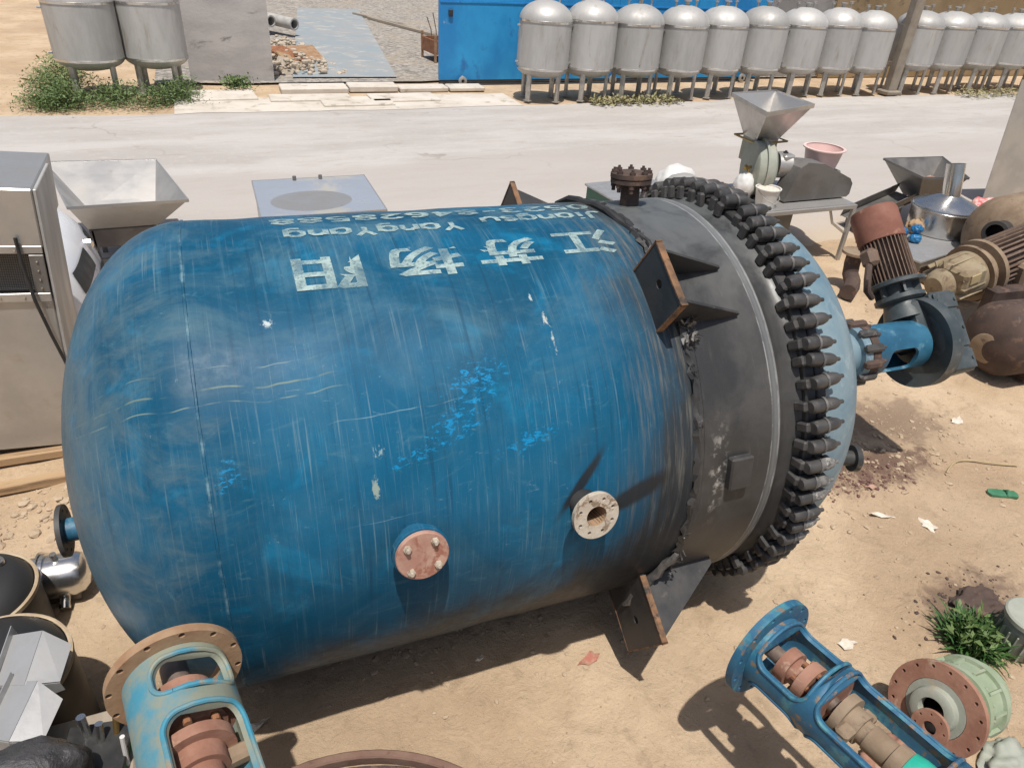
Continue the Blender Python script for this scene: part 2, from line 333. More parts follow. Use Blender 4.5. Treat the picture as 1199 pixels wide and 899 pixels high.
worn('maroon_debris', (0.09, 0.03, 0.03), (0.19, 0.11, 0.09), 18, 0.9, bump=0.8, bscale=50)
worn('blue_plastic', (0.015, 0.12, 0.28), (0.02, 0.16, 0.34), 7, 0.4, bump=0.1)
worn('green_plastic', (0.05, 0.17, 0.09), (0.07, 0.22, 0.12), 9, 0.5, bump=0.1)
worn('green_bright', (0.02, 0.22, 0.04), (0.03, 0.28, 0.06), 9, 0.5, bump=0.1)
worn('dark_green', (0.03, 0.10, 0.065), (0.04, 0.14, 0.085), 6, 0.5, bump=0.1)
worn('black_rubber', (0.018, 0.018, 0.018), (0.03, 0.03, 0.03), 9, 0.55, bump=0.1)
worn('black_film', (0.035, 0.034, 0.036), (0.07, 0.068, 0.07), 7, 0.38, bump=0.9, bscale=16, bdist=0.02)
worn('hole_dark', (0.012, 0.011, 0.01), (0.018, 0.016, 0.015), 9, 0.8)
worn('timber', (0.40, 0.27, 0.15), (0.32, 0.205, 0.11), 3, 0.85, c3=(0.22, 0.14, 0.08), s3=9, bump=0.4, stretch=(0.15, 3, 3))
worn('timber_grey', (0.36, 0.31, 0.25), (0.28, 0.235, 0.185), 3, 0.9, bump=0.4, stretch=(3, 0.2, 3))
worn('paper', (0.68, 0.62, 0.54), (0.56, 0.49, 0.40), 30, 0.9, bump=0.5)
worn('pale_stone', (0.50, 0.43, 0.34), (0.40, 0.33, 0.25), 9, 0.95, bump=0.5, world_co=True)
worn('pebble', (0.46, 0.36, 0.25), (0.35, 0.26, 0.18), 7, 0.95, bump=0.5, world_co=True)
worn('leaf', (0.075, 0.125, 0.035), (0.13, 0.19, 0.06), 9, 0.6, bump=0.0, world_co=True)
worn('leaf_dark', (0.03, 0.085, 0.02), (0.06, 0.14, 0.03), 12, 0.6, bump=0.0, world_co=True)
worn('dry_grass', (0.34, 0.29, 0.17), (0.25, 0.24, 0.11), 6, 0.8, bump=0.0, world_co=True)
worn('brass', (0.42, 0.29, 0.10), (0.34, 0.22, 0.08), 9, 0.4, 0.8)
worn('wire_yellow', (0.45, 0.36, 0.20), (0.38, 0.30, 0.16), 9, 0.7)
worn('pipe_grey', (0.34, 0.33, 0.31), (0.42, 0.40, 0.37), 5, 0.7, bump=0.1)
worn('mesh_dark', (0.03, 0.03, 0.03), (0.05, 0.05, 0.05), 9, 0.6)

def cylco(nt, co):
    sp = nd(nt, 'ShaderNodeSeparateXYZ', {0: co}); t = sp.outputs[0]
    ph = mth(nt, 'ARCTAN2', sp.outputs[2], mth(nt, 'MULTIPLY', sp.outputs[1], -1.0))     # 0 = towards -Y, pi/2 = up
    return t, ph
def comb(nt, x, y, z=0.0): return nd(nt, 'ShaderNodeCombineXYZ', {0: x, 1: y, 2: z}).outputs[0]
def gauss(nt, v, c, w):
    d = mth(nt, 'DIVIDE', mth(nt, 'SUBTRACT', v, c), w); return sstep(nt, mth(nt, 'ABSOLUTE', d), 1.0, 0.0)
def make_vessel_paint(name, black):
    m, nt, bs, co = begin(name); t, ph = cylco(nt, co)
    uv = comb(nt, t, mth(nt, 'MULTIPLY', ph, 1.1), 0.0)
    big = noise(nt, co, 1.3, 6, 0.6, 0.4); mid = noise(nt, co, 3.2, 7, 0.65, 0.5); fine = noise(nt, co, 38, 6, 0.7)
    col = mixc(nt, sstep(nt, big, 0.36, 0.64), (0.006, 0.066, 0.128), (0.008, 0.098, 0.192))
    # brighter repainted patches
    col = mixc(nt, sstep(nt, mid, 0.53, 0.72, 0, 0.75), col, (0.006, 0.150, 0.285))
    # chalky fading, strongest on the weathered crown
    chalk = mth(nt, 'MULTIPLY', sstep(nt, noise(nt, co, 2.3, 8, 0.7, 0.8), 0.42, 0.72), sstep(nt, ph, 0.45, 1.7, 0.14, 0.62))
    col = mixc(nt, chalk, col, (0.115, 0.205, 0.24))
    # swirled brush and rub marks
    sw = noise(nt, vscale(nt, co, (2.2, 5.0, 5.0)), 1.6, 9, 0.72, 2.6)
    col = mixc(nt, sstep(nt, sw, 0.56, 0.74, 0, 0.42), col, (0.09, 0.20, 0.25))
    col = mixc(nt, sstep(nt, sw, 0.40, 0.28, 0, 0.5), col, (0.012, 0.055, 0.105))
    # run-off streaks following the circumference
    st = noise(nt, vscale(nt, uv, (34, 1.1, 1)), 1.0, 5, 0.6, 0.25); st2 = noise(nt, vscale(nt, uv, (95, 2.2, 1)), 1.0, 3, 0.5)
    col = mixc(nt, mth(nt, 'MULTIPLY', sstep(nt, st, 0.54, 0.74, 0, 0.3), sstep(nt, mid, 0.30, 0.60, 0.3, 1.0)), col, (0.10, 0.205, 0.255))
    st3 = noise(nt, vscale(nt, uv, (210, 3.5, 1)), 1.0, 3, 0.55)
    col = mixc(nt, mth(nt, 'MULTIPLY', sstep(nt, st2, 0.57, 0.75, 0, 0.45), sstep(nt, noise(nt, co, 2.6, 4), 0.36, 0.62)), col, (0.19, 0.285, 0.315))
    col = mixc(nt, mth(nt, 'MULTIPLY', sstep(nt, st3, 0.60, 0.76, 0, 0.40), sstep(nt, big, 0.36, 0.60)), col, (0.22, 0.31, 0.33))
    col = mixc(nt, sstep(nt, st, 0.44, 0.30, 0, 0.5), col, (0.010, 0.045, 0.088))
    # long dragged scratches along the shell
    sb = noise(nt, co, 7, 3); wv = mth(nt, 'MULTIPLY', mth(nt, 'SUBTRACT', noise(nt, comb(nt, t, 3.0), 1.6, 3), 0.5), 0.20)
    for p0, w, a0, a1, c in ((0.84, 0.005, -0.8, 0.40, (0.20, 0.25, 0.17)), (0.79, 0.0035, -0.75, 0.45, (0.22, 0.28, 0.22)), (0.67, 0.0025, 0.15, 0.9, (0.20, 0.32, 0.37)), (0.91, 0.0025, -0.7, 0.3, (0.22, 0.29, 0.26)), (0.30, 0.002, 0.2, 0.6, (0.25, 0.38, 0.42))):
        g = mth(nt, 'MULTIPLY', gauss(nt, mth(nt, 'ADD', ph, wv), p0, w), mth(nt, 'MULTIPLY', sstep(nt, t, a0, a0 + .2), sstep(nt, t, a1, a1 - .3)))
        col = mixc(nt, mth(nt, 'MULTIPLY', g, sstep(nt, sb, 0.42, 0.62, 0.0, .75)), col, c)
    # rubbed-off flecks showing fresh cyan paint
    nf = noise(nt, vscale(nt, uv, (1.0, 2.0, 1)), 26, 8, 0.75, 0.6)
    for (tc, pc, tw, pw) in ((0.70, 0.60, 0.34, 0.15), (0.55, 0.52, 0.30, 0.07), (0.80, 0.74, 0.30, 0.22), (1.0, 0.5, 0.35, 0.1), (-.15, .55, .12, .12)):
        g = mth(nt, 'MULTIPLY', gauss(nt, t, tc, tw), gauss(nt, mth(nt, 'SUBTRACT', ph, mth(nt, 'MULTIPLY', mth(nt, 'SUBTRACT', t, tc), 0.25)), pc, pw))
        col = mixc(nt, sstep(nt, mth(nt, 'ADD', mth(nt, 'MULTIPLY', g, 0.22), nf), 0.715, 0.76, 0, 0.85), col, (0.01, 0.22, 0.46))
    # white scuffs and specks
    sc = noise(nt, vscale(nt, uv, (5, 16, 1)), 2.0, 9, 0.8, 1.4)
    col = mixc(nt, sstep(nt, mth(nt, 'MULTIPLY', sc, sstep(nt, big, 0.3, 0.6, 0.85, 1.08)), 0.655, 0.72, 0, 0.5), col, (0.27, 0.36, 0.38))
    col = mixc(nt, sstep(nt, fine, 0.68, 0.76, 0, 0.5), col, (0.32, 0.40, 0.41))
    fl = noise(nt, co, 24, 6, 0.7, 0.4); fz = noise(nt, vscale(nt, uv, (1.6, 1.0, 1)), 22, 8, 0.75, 0.8)
    for tc, pc, tw, pw, c in ((0.06, 1.05, 0.05, 0.05, (0.52, 0.58, 0.57)), (1.16, 0.955, 0.035, 0.06, (0.48, 0.50, 0.44)), (1.175, 0.86, 0.02, 0.10, (0.42, 0.46, 0.42)), (1.13, 1.05, 0.02, 0.04, (0.45, 0.52, 0.5)), (0.355, 0.42, 0.03, 0.12, (0.30, 0.36, 0.30)), (0.38, 0.55, 0.05, 0.06, (0.26, 0.36, 0.36)), (-0.27, 0.88, 0.03, 0.03, (0.6, 0.64, 0.64))):
        g = mth(nt, 'MULTIPLY', gauss(nt, t, tc, tw), gauss(nt, ph, pc, pw)); col = mixc(nt, sstep(nt, mth(nt, 'ADD', mth(nt, 'MULTIPLY', g, 0.33), fz), 0.72, 0.82, 0, 0.8), col, c)
    # dried mud and oil stains; extra weight low down paints in the belly's shade
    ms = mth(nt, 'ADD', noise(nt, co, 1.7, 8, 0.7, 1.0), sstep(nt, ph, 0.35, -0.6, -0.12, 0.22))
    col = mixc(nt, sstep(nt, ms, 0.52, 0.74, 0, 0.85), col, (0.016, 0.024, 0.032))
    # chalky weathered left end
    lc = mth(nt, 'ADD', mth(nt, 'MULTIPLY', t, -0.45), noise(nt, vscale(nt, co, (1.0, 2.2, 2.2)), 2.0, 9, 0.75, 1.8))
    col = mixc(nt, sstep(nt, lc, 0.56, 0.92, 0, 0.6), col, (0.10, 0.15, 0.17))
    # pale rub along the welded joint
    col = mixc(nt, mth(nt, 'MULTIPLY', gauss(nt, mth(nt, 'ADD', t, mth(nt, 'MULTIPLY', mth(nt, 'SUBTRACT', fl, 0.5), 0.02)), -0.215, 0.011), sstep(nt, noise(nt, co, 7, 7, .7), 0.44, 0.64, 0.0, 0.75)), col, (0.17, 0.29, 0.34))
    # dark smoke of the cut end
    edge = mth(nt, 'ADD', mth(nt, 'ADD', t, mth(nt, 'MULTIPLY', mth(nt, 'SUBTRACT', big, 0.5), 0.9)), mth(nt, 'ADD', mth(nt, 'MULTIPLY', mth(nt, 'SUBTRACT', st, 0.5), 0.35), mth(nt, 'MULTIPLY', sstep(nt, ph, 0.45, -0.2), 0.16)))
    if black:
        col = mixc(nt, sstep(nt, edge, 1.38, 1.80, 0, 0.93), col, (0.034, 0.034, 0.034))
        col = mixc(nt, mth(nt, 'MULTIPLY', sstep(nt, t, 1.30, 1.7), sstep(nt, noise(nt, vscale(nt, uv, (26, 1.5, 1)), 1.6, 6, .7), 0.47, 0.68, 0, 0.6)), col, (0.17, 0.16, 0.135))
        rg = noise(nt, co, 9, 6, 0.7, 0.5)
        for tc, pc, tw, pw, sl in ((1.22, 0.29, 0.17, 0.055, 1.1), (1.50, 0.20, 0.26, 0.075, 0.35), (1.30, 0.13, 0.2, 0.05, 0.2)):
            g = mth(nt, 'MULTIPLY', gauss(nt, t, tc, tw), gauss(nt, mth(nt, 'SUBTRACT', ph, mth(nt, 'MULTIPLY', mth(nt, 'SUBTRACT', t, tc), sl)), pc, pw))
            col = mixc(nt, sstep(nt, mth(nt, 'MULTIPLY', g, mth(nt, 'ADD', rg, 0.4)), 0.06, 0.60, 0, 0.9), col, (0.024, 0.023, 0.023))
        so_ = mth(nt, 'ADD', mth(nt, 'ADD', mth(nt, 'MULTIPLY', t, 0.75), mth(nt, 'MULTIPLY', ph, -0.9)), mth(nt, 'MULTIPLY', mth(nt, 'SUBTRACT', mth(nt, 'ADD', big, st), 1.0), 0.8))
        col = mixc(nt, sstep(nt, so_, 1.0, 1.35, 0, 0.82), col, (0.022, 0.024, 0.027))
    r = sstep(nt, fl, 0.3, 0.7, 0.36, 0.46)
    h = mth(nt, 'ADD', mth(nt, 'MULTIPLY', noise(nt, co, 2.0, 2), 3.0), mth(nt, 'MULTIPLY', fine, 0.12))
    finish(nt, bs, col, r, 0.0, h, 0.10, 0.02, spec=0.12); MATS[name] = m
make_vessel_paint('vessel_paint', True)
make_vessel_paint('vessel_head_paint', False)
def make_neck():
    m, nt, bs, co = begin('vessel_black_neck'); t, ph = cylco(nt, co); uv = comb(nt, t, ph)
    n1 = noise(nt, co, 3.0, 7, 0.65, 0.4); n2 = noise(nt, vscale(nt, uv, (20, 4, 1)), 1.5, 7, 0.7, 0.4); f = noise(nt, co, 45, 5, 0.7)
    col = mixc(nt, sstep(nt, n1, 0.35, 0.68), (0.032, 0.032, 0.032), (0.058, 0.056, 0.053))
    col = mixc(nt, sstep(nt, n2, 0.55, 0.75, 0, 0.45), col, (0.10, 0.095, 0.09))
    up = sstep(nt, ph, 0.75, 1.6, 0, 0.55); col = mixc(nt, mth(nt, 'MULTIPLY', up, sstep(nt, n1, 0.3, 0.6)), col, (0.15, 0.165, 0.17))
    wob = mth(nt, 'ADD', t, mth(nt, 'MULTIPLY', mth(nt, 'SUBTRACT', n2, 0.5), 0.012))
    col = mixc(nt, mth(nt, 'MULTIPLY', gauss(nt, wob, 2.262, 0.011), sstep(nt, n2, 0.36, 0.62, .15, .8)), col, (0.36, 0.36, 0.35))
    col = mixc(nt, mth(nt, 'MULTIPLY', gauss(nt, wob, 2.225, 0.005), sstep(nt, n2, 0.40, 0.60, .1, .7)), col, (0.34, 0.34, 0.33))
    col = mixc(nt, mth(nt, 'MULTIPLY', gauss(nt, wob, 2.245, 0.028), 0.5), col, (0.20, 0.21, 0.215))
    col = mixc(nt, mth(nt, 'MULTIPLY', mth(nt, 'MULTIPLY', gauss(nt, t, 1.93, 0.07), gauss(nt, ph, 0.2, 0.32)), sstep(nt, noise(nt, co, 16, 7, .7), 0.50, 0.62)), col, (0.36, 0.34, 0.31))
    finish(nt, bs, col, sstep(nt, n1, 0.3, 0.7, 0.36, 0.55), 0, mth(nt, 'ADD', n1, mth(nt, 'MULTIPLY', f, 0.2)), 0.2, 0.01); MATS['neck'] = m
make_neck()
def make_tophead():
    m, nt, bs, co = begin('top_head_pale_blue')
    n1 = noise(nt, co, 2.5, 7, 0.65, 0.4); n2 = noise(nt, co, 7, 7, 0.7, 0.6)
    col = mixc(nt, sstep(nt, n1, 0.35, 0.65), (0.10, 0.18, 0.24), (0.19, 0.265, 0.30))
    col = mixc(nt, sstep(nt, n2, 0.52, 0.70, 0, 0.7), col, (0.30, 0.37, 0.40))
    finish(nt, bs, col, 0.5, 0, n2, 0.15, 0.01); MATS['tophead'] = m
make_tophead()
def make_stencil():
    m, nt, bs, co = begin('stencil_paint')
    geo = nt.nodes.new('ShaderNodeNewGeometry').outputs['Position']
    n1 = noise(nt, geo, 9, 7, 0.7, 0.5); n2 = noise(nt, geo, 60, 4, 0.7)
    col = mixc(nt, n1, (0.30, 0.43, 0.42), (0.42, 0.53, 0.51))
    a = mth(nt, 'MULTIPLY', sstep(nt, n1, 0.32, 0.62, 0.25, 0.85), sstep(nt, n2, 0.30, 0.52, 0.35, 1.0))
    nt.links.new(a, bs.inputs['Alpha']); finish(nt, bs, col, 0.7); MATS['stencil'] = m
make_stencil()

# ------------------------------------------------------------------ the setting
def gh(x, y):
    x = np.asarray(x, float); y = np.asarray(y, float)
    near = np.clip((4.4 - y) / 1.6, 0, 1) * np.clip((y + 9) / 2, 0, 1)
    h = 0.085 * fbm(x * 0.55 + 9, y * 0.55 + 3, 1, 3) + 0.05 * fbm(x * 2.4, y * 2.4, 5, 3) + 0.022 * fbm(x * 9, y * 9, 9, 3)
    h = h + 0.06 * np.exp(-((x + .1) / .9) ** 2 - ((y - .1) / .45) ** 2)
    h = h + 0.10 * np.exp(-((x - 4.55) / .55) ** 2 - ((y + .05) / .30) ** 2) * (1 + 1.5 * fbm(x * 6, y * 6, 21, 3))
    h = h + 0.06 * np.exp(-((x + 1.0) / .5) ** 2 - ((y - 1.35) / .25) ** 2) * (1 + 1.5 * fbm(x * 6, y * 6, 23, 3))
    far = 0.05 * fbm(x * 0.4, y * 0.4, 31, 3) * np.clip((y - 14.8) / 2, 0, 1)
    return h * near + far - 0.012
def coords(lo, a, b, hi, step, n):
    q = np.geomspace(1, 1 + 60, n) - 1; q = q / q[-1]
    return np.concatenate([(a - q * (a - lo))[::-1][:-1], np.arange(a, b, step), b + q * (hi - b)])
gx = coords(-400, -4, 9, 400, 0.045, 46); gy = coords(-300, -3.2, 5.2, 700, 0.045, 46)
GX, GY = np.meshgrid(gx, gy); GZ = gh(GX, GY); nx, ny = len(gx), len(gy)
idx = np.arange(nx * ny).reshape(ny, nx)
fq = np.stack([idx[:-1, :-1], idx[:-1, 1:], idx[1:, 1:], idx[1:, :-1]], -1).reshape(-1, 4)
me = bpy.data.meshes.new('ground'); vv = np.stack([GX, GY, GZ], -1).reshape(-1, 3)
me.vertices.add(len(vv)); me.vertices.foreach_set('co', vv.astype(np.float32).ravel())
me.loops.add(fq.size); me.loops.foreach_set('vertex_index', fq.astype(np.int32).ravel())
me.polygons.add(len(fq)); me.polygons.foreach_set('loop_start', np.arange(0, fq.size, 4, dtype=np.int32)); me.polygons.foreach_set('loop_total', np.full(len(fq), 4, np.int32))
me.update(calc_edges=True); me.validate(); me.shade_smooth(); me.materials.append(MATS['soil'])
go = bpy.data.objects.new('ground', me); C.objects.link(go); struct(go)
def G0(x, y): return float(gh(np.array([x]), np.array([y]))[0])
def flat_strip(name, top, bot, mat, z, x0, x1, step, sink=False):
    """sheet between two wavy edges; slightly uneven"""
    xs = np.arange(x0, x1 + step, step); mb = MB(); k = 8; vs = []; fs = []
    for x in xs:
        a = bot(x); b = top(x)
        for j in range(k + 1):
            y = a + (b - a) * j / k; vs.append((x, y, (z if j or not sink else -.06) + 0.010 * float(fbm(np.array([x * .5]), np.array([y * .5]), 77, 3)[0])))
    for i in range(len(xs) - 1):
        for j in range(k): fs.append((i * (k + 1) + j, (i + 1) * (k + 1) + j, (i + 1) * (k + 1) + j + 1, i * (k + 1) + j + 1))
    mb.add(vs, fs); return struct(mb.build(name, mat))
wob = lambda x, s, amp, f: amp * float(fbm(np.array([x * f]), np.array([s * 7.3]), s, 4)[0])
flat_strip('road', lambda x: 12.5 + wob(x, 3, .35, .8), lambda x: 3.6 + wob(x, 4, 1.6, .9), 'road', 0.03, -60, 90, 0.25, True)
flat_strip('gravel_yard', lambda x: 60, lambda x: 15.3 + wob(x, 6, .3, 1), 'gravel', 0.045, -1.0, 60, 0.5)
pth = MB(); pth.add([(2.0, 15.75, .075), (4.5, 15.65, .075), (6.5, 30.5, .075), (4.0, 30.3, .075)], [(0, 1, 2, 3)]); struct(pth.build('path', 'path_steel'))
pvm = flat_strip('pavement', lambda x: 13.75 + wob(x, 8, .3, .9), lambda x: 12.42 + wob(x, 3, .3, .8), 'pad_concrete', 0.036, -0.6, 6.6, 0.2)
# pale concrete slabs and kerb stones by the yard entrance, each one a piece
x = 1.55
for w, y0, y1, h, dz in ((1.5, 14.15, 14.75, .12, 0), (1.15, 14.2, 14.72, .13, .01), (1.2, 14.15, 14.6, .10, 0), (.9, 14.1, 14.6, .09, .01)):
    mb = MB(); mb.box((x + w / 2, (y0 + y1) / 2, h / 2 + dz), (w - .03, y1 - y0, h), bev=.02, rot=Matrix.Rotation(random.uniform(-.03, .03), 4, 'Z')); mb.build('kerb_stone', 'pad_concrete', pvm); x += w
for (cx, cy, w, d, a) in ((.35, 13.95, 1.3, .95, .05), (2.1, 13.55, 1.7, .6, -.02), (4.1, 13.4, 1.5, .75, .03), (3.0, 12.95, 1.5, .5, 0)):
    mb = MB(); mb.box((cx, cy, .05), (w, d, .05), bev=.015, rot=Matrix.Rotation(a, 4, 'Z')); mb.build('paving_slab', 'pad_concrete', pvm)

# ------------------------------------------------------------------ the reactor vessel
ZC = 1.179
V = thing('reactor_vessel', 'huge blue cylindrical reactor vessel lying on its side in the sand', 'vessel', (-0.0303, 0, 0)); V.rotation_euler = (0, math.radians(1.475), 0)
AXM = frame((0, 0, 0), (1, 0, 0), (0, -1, 0))           # local z = axis, local x towards -Y
def rad(phi): a = math.radians(phi); return Vector((0, -math.cos(a), math.sin(a)))
def tang(phi): a = math.radians(phi); return Vector((0, math.sin(a), math.cos(a)))
def pt(t, phi, r): return Vector((t, 0, 0)) + rad(phi) * r
def vb(mb, name, mat, parent=None, **k):
    return mb.build(name, mat, parent or V, loc=None if parent else (0, 0, ZC), **k)
NS = 200
def scrap_lump(c, s, n=40):
    b = MB()
    for i in range(n):
        p = Vector(c) + Vector((random.gauss(0, s), random.gauss(0, s), random.gauss(0, s))); d = Vector((random.gauss(0, 1), random.gauss(0, 1), random.gauss(0, 1))).normalized() * s * 1.2
        e = d.cross(Vector((.3, .5, .8))).normalized() * s * .35; b.add([p - d - e, p + d - e * .4, p + d * .7 + e, p - d * .8 + e], [(0, 1, 2, 3)])
    return b
m = MB().lathe([(-0.215 + i * 0.0505, 1.1) for i in range(41)], AXM, NS)
for q, v_ in enumerate(m.v):
    a_ = math.atan2(v_[2], -v_[1]); w_ = min(1, (v_[0] + .215) * 6, (1.805 - v_[0]) * 6); d_ = w_ * .0035 * (math.sin(v_[0] * 7.1 + 2.2 * math.sin(a_ * 3)) * math.sin(a_ * 5.3 + v_[0] * 2) + .6 * math.sin(v_[0] * 15 + a_ * 4) * math.sin(a_ * 11)); k_ = 1 - max(0, d_) / 1.1
    m.v[q] = (v_[0], v_[1] * k_, v_[2] * k_)
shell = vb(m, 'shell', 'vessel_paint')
prof = [(-0.215, 1.1)] + [(-0.215 - 0.60 * math.sin(a), 1.1 * math.cos(a) ** 0.93 if a < PI / 2 else 0) for a in [PI / 2 * i / 28 for i in range(1, 29)]]
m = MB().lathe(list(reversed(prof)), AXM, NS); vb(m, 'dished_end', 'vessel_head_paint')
def bead(t, r, w, jit=0.002, n=220):
    return MB().lathe([(t - w, r - .004), (t - w * .5, r + w * .45), (t + w * .5, r + w * .45), (t + w, r - .004)], AXM, n, jit=jit)
vb(bead(-0.215, 1.1, .008, .0012), 'weld_seam', 'vessel_head_paint')
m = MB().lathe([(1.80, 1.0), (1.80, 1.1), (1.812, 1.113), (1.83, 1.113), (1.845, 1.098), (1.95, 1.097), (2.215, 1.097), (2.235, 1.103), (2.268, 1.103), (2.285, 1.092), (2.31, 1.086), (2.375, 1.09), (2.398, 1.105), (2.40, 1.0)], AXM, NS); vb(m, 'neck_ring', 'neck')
vb(bead(1.805, 1.104, .020, .011), 'weld_seam', 'black_paint')
for ph_, n_, s_ in ((44, 16, .014), (38, 12, .012), (70, 14, .014), (78, 12, .012), (-14, 18, .016), (-20, 20, .018), (-5, 10, .010), (25, 8, .009)): vb(scrap_lump(pt(1.815, ph_, 1.112), s_, n_), 'torn_seam', 'strap_grey')
m = MB().lathe([(2.40, 1.0), (2.40, 1.125), (2.406, 1.133), (2.455, 1.133), (2.46, 1.127), (2.46, 1.0)], AXM, NS); vb(m, 'body_flange', 'black_paint')
m = MB().lathe([(2.467, 1.0), (2.467, 1.127), (2.472, 1.133), (2.518, 1.133), (2.524, 1.12), (2.524, 1.0)], AXM, NS); vb(m, 'head_flange', 'black_paint')
prof = [(2.525, 1.085), (2.61, 1.085)] + [(2.61 + 0.62 * math.sin(a), 1.085 * math.cos(a)) for a in [PI / 2 * i / 28 for i in range(1, 29)]]
m = MB().lathe(prof, AXM, NS); vb(m, 'top_head', 'tophead')
# ring of clamps: one object each, shared meshes
NCL = 74
def clamp_meshes(mat):
    b = MB(); b.lathe([(2.392, 0), (2.392, .026), (2.400, .033), (2.465, .034), (2.475, .031), (2.475, 0)], frame((0, 0, 1.176), (1, 0, 0)), 12)
    b.box((2.44, 0, 1.153), (.085, .052, .040), bev=.010); b.box((2.388, 0, 1.125), (.030, .048, .075), bev=.008); b.box((2.535, 0, 1.146), (.04, .048, .04), bev=.008)
    bo = b.build('clamp', 'clamp_black', V)
    t = MB().lathe([(2.470, 0), (2.470, .029), (2.476, .032), (2.525, .031), (2.548, .025), (2.566, .014), (2.569, .011), (2.588, .010), (2.591, 0)], frame((0, 0, 1.176), (1, 0, 0)), 12); to = t.build('bolt_cap', mat, bo)
    r = MB().pipe((2.464, 0, 1.172), (2.475, 0, 1.174), .040, .026, 14); ro = r.build('retaining_strap', 'strap_grey', bo)
    return bo, to, ro
cA = clamp_meshes('clamp_black'); cB = clamp_meshes('clamp_dusty')
for i in range(NCL):
    phi = 360.0 * i / NCL + 1.5 + random.uniform(-.5, .5); a = math.radians(phi); pn = (phi + 180) % 360 - 180
    src = cB if (-18 < pn < 14 and random.random() < .8) else cA
    if not src[0].get('used'): o, t_, s_ = src; src[0]['used'] = 1
    else: o = src[0].copy(); C.objects.link(o); t_ = src[1].copy(); C.objects.link(t_); t_.parent = o; s_ = src[2].copy(); C.objects.link(s_); s_.parent = o
    # rotate so that local +Z -> radial(phi) (local -Y -> towards larger phi)
    R_ = Matrix(((1, 0, 0, random.uniform(-.018, .018)), (0, math.sin(a), -math.cos(a), 0), (0, math.cos(a), math.sin(a), ZC), (0, 0, 0, 1)))
    o.matrix_local = R_ @ Matrix.Translation((2.47, 0, 1.17)) @ Matrix.Rotation(random.uniform(-.10, .10), 4, 'Z') @ Matrix.Rotation(random.uniform(-.07, .07), 4, 'Y') @ Matrix.Rotation(random.uniform(-.10, .10), 4, 'X') @ Matrix.Translation((-2.47, 0, -1.17))
for q in (cA, cB):
    if 'used' in q[0]: del q[0]['used']
for o in bpy.data.objects:
    if 'used' in o: del o['used']
# support lugs
def lug(phi, r_out, half, lab=None):
    u = tang(phi); rd = rad(phi); o = Vector((0, 0, 0))
    F = Matrix(((0, 0, 1, 1.675), (u.y, rd.y, 0, 0), (u.z, rd.z, 0, 0), (0, 0, 0, 1)))
    pl = MB(); w = math.sin(math.radians(half)) * (r_out + 1.1) / 2
    t = MB().sheet([(-w, 1.045), (w, 1.045), (w, r_out), (-w, r_out)], [circ(0, (1.1 + r_out) / 2 + .02, .022, 10)], .026); pl.add(t.v, t.f, F)
    lp = vb(pl, 'support_lug', 'black_paint')
    rim = MB(); rim.box((0, r_out + .002, .013), (2 * w + .012, .008, .032), F); rim.box((-w - .002, (r_out + 1.1) / 2, .013), (.008, r_out - 1.1 + .02, .032), F); rim.box((w + .002, (r_out + 1.1) / 2, .013), (.008, r_out - 1.1 + .02, .032), F)
    rim.build('cut_edge', 'rust_edge', lp)
    for s in (-1, 1):
        g = MB(); gx_ = s * w * .80
        tri = [(1.704, 1.07), (2.12, 1.07), (2.12, 1.115), (1.704, r_out - .012)]
        g.sheet(tri, (), .014, fn=lambda a_, b_, c_: (Vector((a_, 0, 0)) + rd * b_ + u * (gx_ + c_ - .007))); g.build('gusset', 'black_paint', lp)
    bk = MB(); bk.box((0, r_out - .05, .03), (2 * w * .8, .09, .008), F); bk.build('inner_face', 'rust_edge', lp)
    return lp
lug(56.5, 1.315, 7.5); lug(-33, 1.42, 9.2); lug(147, 1.40, 9.2); lug(237, 1.2, 6)
# hatch pad, small brackets
m = MB(); Fp = frame(pt(2.04, 11.5, 1.10), rad(11.5), (1, 0, 0)); m.box((0, 0, .012), (.125, .165, .045), Fp, bev=.008); vb(m, 'pad_plate', 'black_paint')
# side nozzles
Fa = frame(pt(0.49, 11.5, 1.085), rad(11.0), (1, 0, 0))
m = MB().lathe([(0, .075), (.085, .075), (.085, .0)], Fa, 28); na = vb(m, 'side_nozzle', 'vessel_paint')
m = MB(); m.lathe([(.075, 0), (.075, .108), (.08, .112), (.105, .112), (.108, .108), (.108, 0)], Fa, 40); m.build('nozzle_flange', 'vessel_head_paint', na)
m = MB(); m.lathe([(.109, 0), (.109, .102), (.113, .105), (.126, .104), (.129, .100), (.129, 0)], Fa, 40); cv = m.build('blind_cover', 'cover_pink', na)
for k in range(4):
    a = PI / 4 + k * PI / 2 + .1; c_ = Vector((.076 * math.cos(a), .076 * math.sin(a), .128)); m = MB(); m.lathe([(0, 0), (0, .016), (.012, .016), (.014, .012), (.014, .009), (.024, .008), (.024, 0)], Fa @ Matrix.Translation(c_), 6); m.build('cover_bolt', 'nozzle_sandy', na)
Fb = frame(pt(1.225, 12.0, 1.085), rad(13), (1, 0, 0))
m = MB().lathe([(.13, .046), (0, .046), (0, .062), (.13, .062)], Fb, 28); nb_ = vb(m, 'side_nozzle', 'black_paint')
m = MB(); flange(m, Fb @ Matrix.Translation((0, 0, .118)), .104, .046, .024, 8, .080, .0085, 48); m.build('nozzle_flange', 'nozzle_sandy', nb_)
m = MB().lathe([(.14, .0459), (.03, .0459), (.03, 0)], Fb, 24); m.build('nozzle_bore', 'rust_light', nb_)
